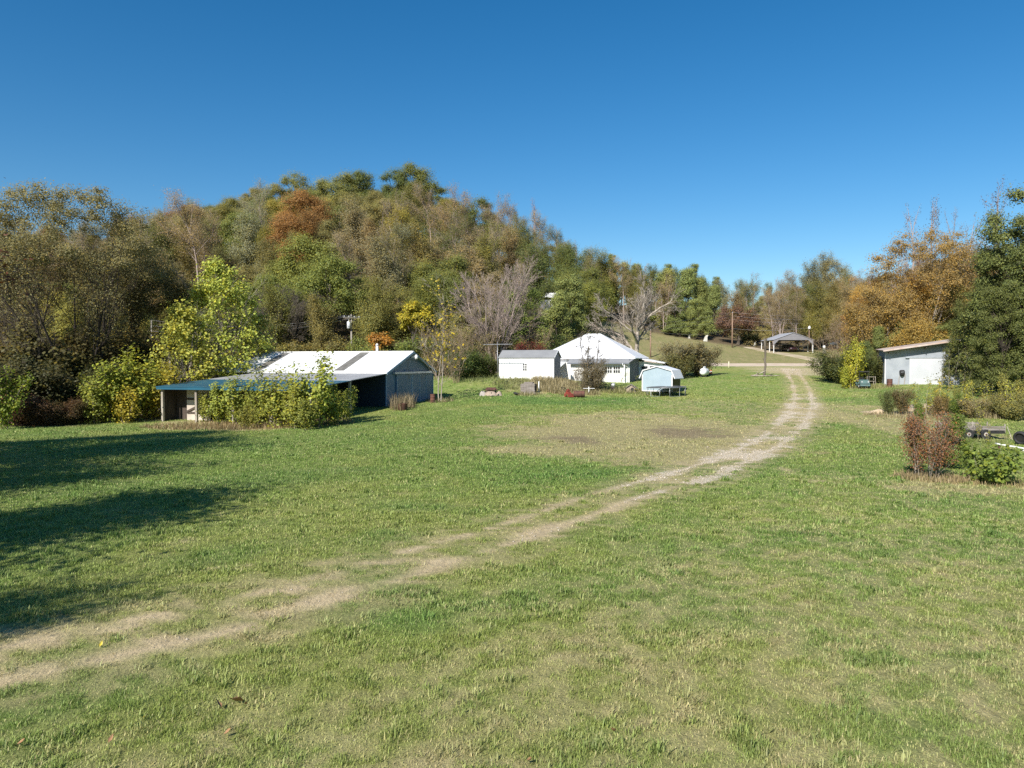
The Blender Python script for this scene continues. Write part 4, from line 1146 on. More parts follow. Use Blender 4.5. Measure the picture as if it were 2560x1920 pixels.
P4, H4, T4 = upole(2290, 150, 770, POLEG, 'grey utility pole among the golden trees behind the metal shed', r=.12)
P5, H5, T5 = upole(380, 99, 800, POLEG, 'thin utility pole among the dark trees behind the lean-to', r=.1)
WIRE = surf('aluminium wire', (.34,.34,.34), (.28,.28,.28), 2., .5, .5, 0)
def wire(a, b, sag, label, r=.018):
    a, b = Vector(a), Vector(b); m = MB()
    m.tube([a.lerp(b, t) - Vector((0,0,4*sag*t*(1-t))) for t in np.linspace(0, 1, 26)], r, 4, True, False)
    o = m.build('power_line', WIRE); tag(o, label, 'power line', 'overhead power lines')
for k, dz in enumerate((0, -.75, -1.5)):
    nm = ['uppermost', 'middle', 'lowest'][k]
    b2 = Vector((P2.x, P2.y, P2.z + H2 + .1 + dz))
    wire(T1[k], b2, 2.6, f'{nm} of three thin wires from the crossarm pole to the reddish pole', .016)
    wire(b2, Vector((P4.x, P4.y, P4.z + H4 + dz)), 1.2, f'{nm} of three thin wires right of the reddish pole', .02)
    wire(T1[k], Vector((P5.x, P5.y, P5.z + H5 + dz)), 1.2, f'{nm} of three thin wires left of the crossarm pole', .014)
b2 = Vector((P2.x, P2.y, P2.z + H2 * .55))
wire(b2, Vector((P3.x, P3.y, P3.z + H3)), 1.0, 'low service wire from the short brown pole to the reddish pole', .018)
q = onD(2022, 150); lp = Vector((q.x, q.y, CAMZ + ray(2022, 819)[1] * 150))
wire(b2, lp, .5, 'low service wire from the reddish pole to the lamp pole behind the carport', .018)
lb = empty('lamp_pole', q, 0, 'thin pole with a small white yard lamp behind the carport roof', 'lamp pole')
m = MB(); m.tube([(0,0,-.3),(0,0,lp.z-q.z+.3)], .08, 8); m.build('pole', POLEW, lb)
m = MB(); m.tube([(0,-.1,lp.z-q.z-.3),(0,-.1,lp.z-q.z+.1),(0,-.1,lp.z-q.z+.35)], [.3,.24,.08], 10); m.build('lamp', WTRIM, lb)

# ------------------------------------------------------------------ things by the road and meadow
def build_tank():
    p = at(1761, 942); D = p.y; r = .52; b = empty('propane_tank', p, R(62), 'white rounded propane tank lying on the lawn, seen end-on', 'propane tank')
    prof = [(-1.2,.05),(-1.15,.55),(-1.0,.82),(-.75,.97),(-.5,1),(.5,1),(.75,.97),(1.0,.82),(1.15,.55),(1.2,.05)]
    m = MB(); m.tube([(x,0,r+.16) for x,_ in prof], [r*k for _,k in prof], 22); m.build('tank', TANK, b)
    m = MB(); m.tube([(0,0,r*2+.1),(0,0,r*2+.3),(0,0,r*2+.36)], [.2,.2,.1], 14); m.build('dome', TANK, b)
    for x in (-.6, .6):
        m = MB(); m.box(x-.06, x+.06, -.4, .4, -.05, .24); m.build('foot', BLACKM, b)
build_tank()
def build_orange():
    p = at(1776, 935); b = empty('drum', p, 0, 'small orange and white drum just behind the propane tank', 'drum')
    m = MB(); m.tube([(0,0,0),(0,0,.62)], [.26,.22], 14); m.build('body', surf('faded orange', (.62,.22,.10), (.5,.2,.1), 2.), b)
    m = MB(); m.tube([(0,0,.24),(0,0,.42)], [.262,.25], 14); m.build('band', WTRIM, b)
build_orange()

def snag():
    p = at(1912, 941); h = hgt(p.y, 846, p.z)
    b = empty('tree_snag', p, 0, 'tall bare dead trunk standing alone on the lawn before the road', 'dead tree')
    rg = random.Random(3); pts = [(rg.gauss(0,.05), rg.gauss(0,.05), -.3 + (h+.3)*i/9) for i in range(10)]
    m = MB(); m.tube(pts, [.24,.16,.14,.13,.15,.12,.14,.14,.15,.11], 9); m.tube([(0,0,h*.93),(.25,0,h*1.0)], [.12,.08], 6); m.tube([pts[4],(pts[4][0]-.3,0,pts[4][2]+.35)], [.08,.04], 5); m.build('trunk', BARK, b)
    for k, (x0, x1, y, z, r, lb) in enumerate(((-1.9,.1,-.1,.75,.10,'sloping'), (-2.0,-.2,-.5,.1,.08,'long'), (-.3,1.9,-.4,.12,.08,'curved'), (-1.6,.9,-.8,.08,.06,'thin'))):
        rg = random.Random(k)
        pts = [(x0 + (x1-x0)*t, y + rg.gauss(0,.08), .06 + (z-.06)*t**1.5 + .05*rg.random()) for t in np.linspace(0, 1, 7)]
        m = MB(); m.tube(pts, [r*(1-.5*t) for t in np.linspace(0, 1, 7)], 6)
        if k != 3: m.tube([pts[3], (pts[3][0]-.3, y-.3, pts[3][2]+.3)], [r*.6, r*.3], 5)
        o = m.build('fallen_branch', BARKP); o.location = p
        tag(o, f'{lb} pale fallen branch at the foot of the dead trunk', 'branch', 'branches fallen round the dead trunk')
snag()
def mailbox():
    q = onD(2060, 143); b = empty('mailbox', q, 0, 'round white-topped post box by the carport', 'mailbox')
    m = MB(); m.box(-.25, .25, -.2, .2, -.2, .85); m.build('stand', OLDWOOD, b)
    m = MB(); m.tube([(0,0,.85),(0,0,.92),(0,0,1.15),(0,0,1.38),(0,0,1.45)], [.1,.22,.28,.2,.05], 14); m.build('ball', WTRIM, b)
mailbox()
def stone(px, D, w, h, label, rz=0, lean=.25):
    p = onD(px, D); b = empty('standing_stone', p, rz, label, 'stone', 'pale stones along the wood edge')
    m = MB(); m.hexa([(-w/2,-.15,-.3),(w/2,-.15,-.3),(w/2,.2,-.3),(-w/2,.2,-.3)], [(-w*.2+lean*.5,-.12,h*.62),(w*.35+lean*.5,-.12,h*.62),(w*.35+lean*.5,.15,h*.62),(-w*.2+lean*.5,.15,h*.62)])
    m.hexa([(-w*.2+lean*.5,-.12,h*.621),(w*.35+lean*.5,-.12,h*.621),(w*.35+lean*.5,.15,h*.621),(-w*.2+lean*.5,.15,h*.621)], [(-w*.05+lean,-.1,h*.9),(w*.45+lean,-.1,h),(w*.45+lean,.1,h),(-w*.05+lean,.1,h*.9)])
    m.build('slab', STONE, b)
q = at(1762, 853); stone(1762, q.y, 1.0, 1.4, 'bright pale leaning stone at the dark wood edge above the meadow')
q = at(1722, 846); stone(1722, q.y, .6, .8, 'small grey stone at the wood edge, left of the bright leaning stone', lean=0)
q = at(1884, 867); stone(1884, q.y+2, .45, 1.0, 'small white slanted stone at the wood edge, left of the carport', lean=.35)

# ------------------------------------------------------------------ right yard
def build_cart():
    p = at(2155, 970); b = empty('golf_cart', p, R(-98), 'dark green golf cart with roof facing the camera, beside the metal shed', 'golf cart')
    m = MB(); m.hexa([(-1.1,-.58,.25),(1.15,-.52,.25),(1.15,.52,.25),(-1.1,.58,.25)], [(-1.1,-.58,.5),(1.0,-.5,.5),(1.0,.5,.5),(-1.1,.58,.5)])
    m.hexa([(.55,-.55,.5),(1.1,-.5,.5),(1.1,.5,.5),(.55,.55,.5)], [(.5,-.5,.95),(.82,-.44,.82),(.82,.44,.82),(.5,.5,.95)])
    m.hexa([(-1.1,-.58,.5),(-.35,-.58,.5),(-.35,.58,.5),(-1.1,.58,.5)], [(-1.05,-.56,.72),(-.4,-.56,.72),(-.4,.56,.72),(-1.05,.56,.72)]); m.build('body', GREENP, b)
    m = MB(); m.box(-.85, -.3, -.52, .52, .725, .82); m.hexa([(-.95,-.52,.82),(-.8,-.52,.82),(-.8,.52,.82),(-.95,.52,.82)], [(-1.05,-.5,1.2),(-.93,-.5,1.2),(-.93,.5,1.2),(-1.05,.5,1.2)]); m.build('seat', TAN, b)
    m = MB(); m.hexa([(-1.15,-.56,1.80),(.75,-.56,1.80),(.75,.56,1.80),(-1.15,.56,1.80)], [(-1.1,-.5,1.88),(.7,-.5,1.88),(.7,.5,1.88),(-1.1,.5,1.88)]); m.build('roof', BLACKM, b)
    for s in (1, -1):
        m = MB(); m.bar((.62, s*.5, .9), (.6, s*.5, 1.8), .045); m.build('roof_post', BLACKM, b)
        m = MB(); m.bar((-1.05, s*.5, .7), (-1.02, s*.5, 1.8), .045); m.build('roof_post', BLACKM, b)
        m = MB(); m.tube([(.98, s*.33, .72), (1.06, s*.33, .70)], .075, 10); m.build('headlight', CERAM, b)
        for x in (-.8, .8):
            m = MB(); wheel_parts(m, (x, s*.5, .23), .23, .2); w = m.build('wheel', BLACK, b)
            m = MB(); m.tube([(x, s*.59, .23), (x, s*.612, .23)], .12, 10); m.build('rim', WTRIM, w)
    m = MB(); m.tube([(.45,-.25,.95),(.3,-.25,1.08)], .02, 6); m.tube([(.3-.16*math.cos(a)*.5, -.25+.17*math.sin(a), 1.08+.14*math.cos(a)) for a in np.linspace(0, 2*math.pi, 17)], .018, 5, caps=False); m.build('steering_wheel', BLACK, b)
build_cart()
def build_rack():
    p = at(2180, 965); b = empty('wire_rack', p, R(-8), 'small pale open metal rack between golf cart and barrel', 'rack')
    m = MB()
    for x in (-.35, .35): m.bar((x,0,-.1),(x,0,1.1), .05); m.bar((x,.6,-.1),(x,.6,1.1), .05)
    m.build('upright', POSTW, b); m = MB()
    for z in (.55, 1.05):
        for y in (0, .6): m.bar((-.37,y,z),(.37,y,z), .04)
    m.build('rail', POSTW, b)
    p = at(2138, 962); o = MB().tube([(0,0,0),(0,0,.36),(0,0,.66),(0,0,.7)], [.2,.22,.24,.2], 12).build('water_jug', WTRIM); o.location = p
    tag(o, 'tall white plastic container standing left of the golf cart', 'container')
build_rack()

def build_trailer():
    p = at(2452, 1098); b = empty('utility_trailer', p, R(-4), 'weathered grey wooden flatbed trailer with two wheels, behind the bushes', 'trailer')
    zf = .50
    m = MB()
    for i in range(11): y = .05 + i*.17; m.box(-1.6, 1.45, y, y + .155, zf, zf + .04)
    m.build('deck', OLDWOOD, b)
    m = MB()
    rg = random.Random(2)
    for z in (zf + .045, zf + .19):
        x = -1.6
        while x < 1.4:
            l = rg.uniform(.5, 1.2); x2 = min(1.45, x + l)
            if rg.random() > .12: m.box(x, x2 - .02, -.0, .035, z, z + rg.uniform(.11, .135))
            x = x2
    m.build('side_board', OLDWOOD, b)
    m = MB(); m.box(-1.75, 1.1, 1.96, 2.0, zf + .05, zf + .20); m.box(-1.75, -.4, 1.96, 2.0, zf + .24, zf + .38); m.box(.1, 1.0, 1.96, 2.0, zf + .24, zf + .38); m.build('side_board', OLDWOOD, b)
    m = MB()
    for x in (-1.55, -.5, .5, 1.4):
        for y in (.04, 1.9): m.box(x, x + .07, y, y + .05, zf - .1, zf + .42)
    m.build('stake', POSTW, b)
    m = MB(); m.box(-1.6, 1.45, .03, .11, zf - .16, zf - .01); m.box(-1.6, 1.45, 1.85, 1.93, zf - .16, zf - .01); m.box(-1.6, -1.52, .12, 1.84, zf - .16, zf - .01); m.box(1.37, 1.45, .12, 1.84, zf - .16, zf - .01); m.build('chassis', BLACKM, b)
    for x in (-.75, .25):
        for y in (-.02, 1.95):
            m = MB(); wheel_parts(m, (x, y, .30), .31, .19); w = m.build('wheel', BLACK, b)
            s = -1 if y < 1 else 1
            m = MB(); m.tube([(x, y + s*.085, .30), (x, y + s*.105, .30)], [.15, .10], 14)
            m.build('rim', OLDRIM, w)
            m = MB(); m.tube([(x, y + s*.1, .30), (x, y + s*.13, .30)], .06, 8); m.build('hub', RUST, w)
    m = MB(); m.bar((1.5, -.05, zf + .3), (1.72, -.3, -.1), .03); m.build('prop_stick', POSTW, b)
build_trailer()
def build_beam():
    p = at(2535, 1128); b = empty('plank_ramp', p, R(-12), 'white board resting on a short leg at the tyre beside the trailer', 'plank')
    m = MB(); m.slab((-.85,-.12,.42),(.7,-.12,.16),(.7,.12,.16),(-.85,.12,.42),.06); m.build('board', WTRIM, b)
    m = MB(); m.box(.4, .48, -.05, .05, -.2, .14); m.build('leg', WTRIM, b)
    m = MB(); m.box(-.75, -.67, -.05, .05, -.2, .33); m.build('leg', RUST, b)
build_beam()

# pale sheet and stones at the left thicket, white scrap by the bushes
def build_sheet():
    p = at(252, 1045); b = empty('leaning_sheet', p, R(18), 'pale square sheet leaning on a heap at the thicket left of the lean-to', 'sheet')
    m = MB(); m.slab((-.75,-.1,.03),(.35,-.3,.0),(.85,.6,.75),(-.25,.75,.95),.04); m.build('sheet', CONC, b)
    m = MB(); m.slab((-1.05,.1,.02),(-.7,-.1,.06),(-.2,.8,.75),(-.5,.9,.6),.05); m.build('board', TAN, b)
    rg = random.Random(8); q = at(300, 1042)
    for k in range(7):
        m = MB(); r = rg.uniform(.14, .3); n = 7
        m.tube([(0,0,-.05),(0,0,r*.35),(0,0,r*.9),(0,0,r*1.15)], [r*.9, r, r*.75, r*.2], n); o = m.build('rubble_stone', STONE if k % 2 else CONC)
        o.location = (q.x - .8 + k*.42, q.y + rg.uniform(0, .5), float(gz(q.x, q.y)) + (.25 if k in (2, 4) else 0)); o.rotation_euler = (rg.uniform(-.3,.3), rg.uniform(-.3,.3), rg.uniform(0,3))
        o.scale = (1, rg.uniform(.7,1.3), rg.uniform(.6,1)); tag(o, ('pale' if k % 2 else 'dull pinkish') + ' rubble stone in the heap right of the leaning sheet', 'stone', ('pale' if k % 2 else 'dull') + ' rubble stones by the leaning sheet')
build_sheet()
def build_bag():
    p = at(732, 1062); p.y -= .3
    o = MB().tube([(0,0,-.02),(0,.02,.2),(.03,0,.5),(.02,0,.72)], [.16,.2,.15,.04], 9).build('plastic_bag', WTRIM); o.location = p
    tag(o, 'crumpled white plastic bag under the leafy sprouts before the lean-to', 'bag')
build_bag()
# dead leaves lying on the near lawn
LEAFM = surf('dry leaf', (.34,.19,.09), (.24,.13,.065), 8., .7, 0, .2); LEAFY = surf('yellow leaf', (.62,.50,.06), (.5,.38,.05), 8., .6, 0, .1)
for k, (px, py, s, ye, lb) in enumerate(((546,1768,.11,0,'small curled brown leaf left of the large tan one'), (588,1758,.19,0,'large curled tan leaf on the near lawn'), (616,1767,.07,0,'tiny brown leaf right of the large tan one'),
        (55,1865,.09,0,'orange brown leaf near the bottom left corner'), (277,1856,.08,0,'orange leaf low on the near lawn, between the others'), (354,1798,.07,1,'yellow leaf on the near lawn, left of the large tan leaf'),
        (1534,1838,.09,0,'brown leaf beside a weed in the near lawn centre'), (1325,1912,.1,0,'orange brown leaf at the bottom edge of the lawn'), (570,1838,.08,0,'reddish brown leaf below the large tan leaf'), (252,1621,.08,1,'small yellow leaf on the dirt track'))):
    p = at(px, py); m = MB(); s *= .62
    V = [(0,-s,.01),(s*.45,-s*.3,.05*s/.1),(s*.3,s*.4,.035),(0,s,.06),(-s*.3,s*.4,.05),(-s*.45,-s*.3,.06*s/.1),(0,0,.012)]
    m.faces(V, [(0,1,6),(1,2,6),(2,3,6),(3,4,6),(4,5,6),(5,0,6)], True); o = m.build('fallen_leaf', LEAFY if ye else LEAFM)
    o.location = (p.x, p.y, p.z + .05 + float(fnoise(p.x, p.y, 6., 31) - .5) * .1); o.rotation_euler = (.25, .2, k * 1.3 + 1); tag(o, lb, 'leaf', 'dead leaves on the near lawn')
# ------------------------------------------------------------------ kinds of plant, each built once
class Kind:
    """trunk and crown meshes of one kind of plant; planted by copying"""
    def __init__(s, name, trunk, crown, bark, leafm, h): s.name, s.trunk, s.crown, s.bark, s.leafm, s.h = name, trunk, crown, bark, leafm, h
    def plant(s, loc, sc=1., rz=0., color=None, label=None, cat='tree', group=None, name=None, bark=None):
        r = empty(name or s.name, (loc[0], loc[1], loc[2]), rz, label, cat, group, sc)
        if s.trunk is not None: add('trunk', s.trunk, r, s.bark)
        if s.crown is not None: add('crown', s.crown, r, s.leafm, color or (.1, .1, .03))
        return r

def count_leaves(seed, segs, lvmin, n, size, jit, **k):
    L = sum((Vector(s[1]) - Vector(s[0])).length for s in segs if s[4] >= lvmin)
    return leaves_on(seed, segs, lvmin, n / max(L, .01), size, jit, **k)

KB = []                                                  # round leafy trees
for k, (nl, rx, rz, zc, lr, per, sz) in enumerate(((46,4.8,5.4,8.8,1.7,800,.215), (44,4.3,6.0,9.2,1.65,800,.21), (50,5.6,5.0,8.6,1.7,780,.22), (44,4.6,5.6,8.8,1.6,760,.205), (56,5.1,5.9,9.0,1.5,700,.205))):
    me, cs = lobes(40 + k, nl, rx, rz, zc, lr, per, sz)
    KB.append(Kind('broadleaf_tree', wood_mesh('trunk', trunk_to(k, zc + 2, .26, cs, .45)), me, BARK, LEAF, 15.))
PT = dict(n=[8,4,3], kids=[18,6], ang=[.85,.75], len=[.34,.52], up=[.01,.05,.03], wob=[.035,.12,.18], rad=[.42,.5], rmin=.018, shape='round')
PT['from'] = [.26,.2,.2]; PT['shape'] = 'fan'
KT = []                                                  # thin trees, trunk showing through few leaves
for k in range(4):
    sg, tp = skeleton(70 + k, 12.8, .19, PT)
    KT.append(Kind('thin_tree', wood_mesh('trunk', sg), count_leaves(k, sg, 1, [26000,21000,18000,24000][k], .19, .55, up=.4), BARK, LEAF, 16.))
PBR = dict(n=[8,5,4,3], kids=[12,6,5], ang=[.6,.6,.6], len=[.42,.5,.5], up=[.02,.05,.03,.02], wob=[.05,.12,.16,.2], rad=[.45,.5,.55], rmin=.014, shape='round')
PBR['from'] = [.3,.2,.2,.2]
KN = []                                                  # bare trees
for k in range(3):
    sg, tp = skeleton(90 + k, 14.5, .2, PBR, stems=[1,2,1][k], spread=[0,.22,0][k])
    KN.append(Kind('bare_tree', wood_mesh('trunk', sg), count_leaves(k, sg, 2, 11000, .15, .4, up=.4), TWIG, LEAF, 15.5))
PUP = dict(n=[9,6,4], kids=[16,5], ang=[.42,.42], len=[.34,.42], up=[.01,.12,.1], wob=[.03,.08,.12], rad=[.4,.5], rmin=.016, shape='fan')
PUP['from'] = [.32,.15,.2]
KU = []                                                  # tall slender nearly bare trees
for k in range(3):
    sg, tp = skeleton(110 + k, 22., .25, PUP)
    KU.append(Kind('bare_tree', wood_mesh('trunk', sg), count_leaves(k, sg, 1, 1300, .2, .2), TWIG, LEAF, 24.))
KC = []                                                  # cedars
for k, (rx, nl) in enumerate(((2.9,38), (2.3,34), (3.4,42))):
    me, cs = lobes(130 + k, nl + 26, rx, 5.4, 5.6, .95, 420, .19, cone=[.75,.85,.6][k], up=.1)
    KC.append(Kind('cedar_tree', wood_mesh('trunk', trunk_to(k, 9., .16, cs, .3)), me, BARKD, NEEDLE, 11.5))
KCB = []
for k in range(2):
    me, cs = lobes(140 + k, 130, 3.1, 5.4, 5.6, .62, 420, .115, cone=.5, up=.15)
    KCB.append(Kind('cedar_tree', wood_mesh('trunk', trunk_to(k, 9., .16, cs, .25)), me, BARKD, NEEDLE, 11.5))
KP = []                                                  # pines: high open crowns
for k in range(2):
    me, cs = lobes(150 + k, 48, 2.5, 5.6, 10.4, .85, 300, .2, cone=.72, up=.15)
    KP.append(Kind('pine_tree', wood_mesh('trunk', trunk_to(k + 9, 14., .2, cs, .6)), me, BARK, NEEDLE, 16.5))
KS = []                                                  # shrubs
PSH = dict(n=[5,4,3], kids=[6,4], ang=[.6,.6], len=[.5,.5], up=[.03,.05,.03], wob=[.1,.15,.2], rad=[.5,.5], rmin=.008, shape='fan')
PSH['from'] = [.15,.15,.2]
for k in range(3):
    sg, tp = skeleton(170 + k, 2.5, .035, PSH, stems=7, spread=.55, base=.25)
    KS.append(Kind('shrub', wood_mesh('trunk', sg), count_leaves(k, sg, 1, [9500,8000,11000][k], .115, .2, zmin=.05), BARK, LEAF, 3.))
PSP = dict(n=[7,4], kids=[11], ang=[.8], len=[.30], up=[.01,.07], wob=[.05,.12], rad=[.5], rmin=.008, shape='round', fork=True)
PSP['from'] = [.22,.2]
KL = []                                                  # big-leaved sprouts, several stems
for k in range(4):
    sg, tp = skeleton(190 + k, 4.6, .04, PSP, stems=[4,6,3,5][k], spread=.2, base=.4)
    KL.append(Kind('sapling', wood_mesh('trunk', sg), count_leaves(k, sg, 0, [1900,2500,1500,2200][k], .20, .27, zmin=.05, up=.35, broad=True, aspect=.95, out=.9), BARKP, LEAFB, 5.))
KW = []                                                  # single thin saplings, few leaves
for k in range(4):
    sg, tp = skeleton(210 + k, 3.6, .022, PSP, stems=[1,2,1,3][k], spread=.12, base=.15)
    KW.append(Kind('sapling', wood_mesh('trunk', sg), count_leaves(k, sg, 1, [130,220,90,260][k], .15, .12, zmin=.3, broad=True, aspect=.9), BARKP, LEAFB, 4.))
PBS = dict(n=[6,4,3], kids=[9,6], ang=[.5,.55], len=[.45,.5], up=[.04,.06,.03], wob=[.08,.12,.18], rad=[.5,.5], rmin=.010, shape='fan')
PBS['from'] = [.12,.15,.2]
KBS = []                                                 # bare twiggy brush
for k in range(3):
    sg, tp = skeleton(230 + k, 5.2, .045, PBS, stems=6, spread=.4, base=.4)
    KBS.append(Kind('bare_shrub', wood_mesh('trunk', sg), count_leaves(k, sg, 1, 700, .13, .2), TWIGT, LEAF, 6.))

OLIVE, DKGREEN, MIDGREEN, BRNOLIVE, TANB, RUSTC, YELOL, GREYG, GOLD, YGREEN, BRTGREEN, REDBR = (
 (0.235,0.232,0.074), (0.160,0.190,0.060), (0.221,0.257,0.071), (0.250,0.230,0.092), (0.329,0.270,0.151), (0.292,0.173,0.067), (0.346,0.324,0.084), (0.292,0.286,0.167), (0.454,0.297,0.081), (0.356,0.389,0.065), (0.140,0.227,0.049), (0.302,0.135,0.092))
DARKOL = (.075,.075,.030)

HR = random.Random(21)
def jitc(c, a=.14):
    f = 1 + HR.uniform(-a, a); g = HR.uniform(-a, a) * .5
    return (c[0] * f * (1 + g), c[1] * f, c[2] * f * (1 - g))

# ------------------------------------------------------------------ the wooded hill
def hill_at(px, py, h):
    """where a tree of height h stands so that its crown is seen at that place"""
    a, b = ray(px, py)
    D = np.arange(96, 235, .5); z = CAMZ + b * D - gz(a * D, D)
    w = np.where(z <= h * .62)[0]
    d = D[w[0]] if len(w) else 205.
    d = max(d, float(fedge(px)) + 1)
    return Vector((a * d, d, float(gz(a * d, d))))

HILL = []                                                # (px, py of crown, colour name, kind word, object)
taken = []
def set_hill(K, loc, sc, color, cname, kname, kind_name=None):
    o = K.plant((loc.x, loc.y, loc.z - .3), (sc * HR.uniform(.92, 1.08), sc * HR.uniform(.92, 1.08), sc), HR.uniform(-.7, .7), jitc(color))
    o['category'] = 'tree'; taken.append((loc.x, loc.y, 4.0 * sc))
    px, py = proj(loc.x, loc.y, loc.z + K.h * sc * .65); HILL.append((float(px), float(py), cname, kname, o)); return o

CN = {'olive': OLIVE, 'dark green': DKGREEN, 'mid green': MIDGREEN, 'brownish olive': BRNOLIVE, 'tan brown': TANB, 'rust orange': RUSTC, 'yellow olive': YELOL, 'grey green': GREYG, 'golden': GOLD, 'reddish': REDBR, 'bright yellow': (.42,.36,.04)}
for px, py, grp, sc, cn in (
    (1035,468,'B',1.3,'dark green'), (985,460,'B',1.2,'dark green'), (1075,505,'B',1.15,'dark green'), (895,476,'B',1.25,'dark green'), (845,474,'B',1.25,'olive'), (790,462,'T',.9,'grey green'), (735,494,'B',1.25,'olive'),
    (690,505,'B',1.0,'olive'), (640,500,'B',1.0,'brownish olive'), (1185,524,'B',1.15,'dark green'), (1125,515,'B',.95,'olive'), (1225,540,'B',.9,'dark green'), (575,500,'B',.95,'olive'), (520,520,'B',.9,'dark green'),
    (760,560,'B',1.1,'rust orange'), (725,620,'B',1.0,'rust orange'), (790,610,'T',1.0,'rust orange'), (905,578,'T',1.0,'tan brown'), (940,620,'T',.95,'tan brown'), (690,560,'B',.9,'yellow olive'), (820,540,'B',.8,'yellow olive'),
    (770,690,'B',1.05,'mid green'), (830,720,'B',1.05,'mid green'), (720,720,'B',.8,'mid green'), (640,620,'T',1.05,'grey green'), (660,570,'N',1.0,'grey green'), (590,590,'B',1.0,'mid green'), (560,570,'B',.9,'olive'),
    (465,545,'B',1.0,'rust orange'), (500,535,'B',.85,'rust orange'), (430,560,'B',.9,'olive'), (500,640,'N',1.15,'tan brown'), (540,650,'N',.9,'tan brown'), (970,690,'T',1.05,'grey green'), (1000,640,'T',.95,'grey green'),
    (1130,590,'N',1.05,'tan brown'), (1080,570,'N',1.0,'tan brown'), (1180,600,'N',1.0,'tan brown'), (1240,590,'N',1.05,'tan brown'), (1290,570,'N',.95,'tan brown'), (1335,560,'U',.75,'reddish'), (1390,600,'U',.6,'tan brown'),
    (1360,620,'N',.95,'tan brown'), (1300,590,'T',.9,'brownish olive'), (1110,700,'B',.95,'dark green'), (1100,760,'B',.8,'dark green'), (1060,640,'T',1.0,'brownish olive'),
    (1440,600,'U',.55,'tan brown'), (1470,610,'U',.55,'grey green'), (1500,630,'U',.5,'tan brown'), (1530,640,'P',.9,'dark green'), (1570,625,'U',.5,'tan brown'), (1590,640,'C',1.1,'dark green'), (1550,660,'C',1.1,'olive'),
    (1640,650,'T',.8,'dark green'), (1670,655,'P',.85,'dark green'), (1700,660,'T',.85,'dark green'), (1735,660,'P',.95,'dark green'), (1765,680,'T',.8,'dark green'), (1790,690,'P',.8,'dark green'), (1840,705,'U',.4,'grey green'),
    (1430,680,'T',1.0,'dark green'), (1450,720,'B',.9,'dark green'), (1420,760,'C',1.1,'dark green'), (1390,790,'C',1.0,'dark green'), (1470,790,'C',.8,'dark green'), (1500,700,'T',1.0,'olive'), (1350,700,'T',1.0,'dark green'),
    (1480,660,'T',.9,'olive'), (1520,720,'T',.9,'mid green'), (1560,730,'N',.8,'tan brown'), (1600,720,'T',.9,'olive'), (1640,730,'C',1.15,'dark green'), (1670,730,'C',1.25,'olive'), (1715,730,'C',1.3,'dark green'), (1750,745,'C',1.15,'dark green'),
    (1785,760,'C',1.05,'dark green'), (1690,780,'C',.95,'dark green'), (1740,800,'C',.8,'dark green'), (1660,790,'N',.7,'tan brown'), (1810,740,'T',.8,'grey green'), (1860,740,'T',.8,'olive'),
    (1930,740,'T',.7,'olive'), (1960,700,'T',.75,'brownish olive'), (1985,715,'N',.8,'tan brown'), (2040,690,'T',1.1,'grey green'), (2075,690,'T',1.15,'grey green'), (2110,700,'T',1.05,'grey green'), (2010,730,'T',.9,'grey green'),
    (2060,770,'T',.9,'olive'), (1950,790,'N',.75,'tan brown'), (1990,800,'N',.7,'tan brown'), (2030,800,'T',.75,'olive'), (2095,800,'T',.7,'brownish olive'), (1920,770,'N',.6,'tan brown'), (1990,680,'T',.7,'rust orange')):
    K = {'B': KB, 'T': KT, 'N': KN, 'U': KU, 'P': KP, 'C': KC}[grp]; K = K[HR.randrange(len(K))]
    loc = hill_at(px, py, K.h * sc)
    kn = {'B': 'round leafy tree', 'T': 'thin-leaved tree', 'N': 'nearly bare twiggy tree', 'U': 'slender bare tree', 'P': 'pine', 'C': 'dense cedar'}[grp]
    set_hill(K, loc, sc, CN[cn], cn, kn)

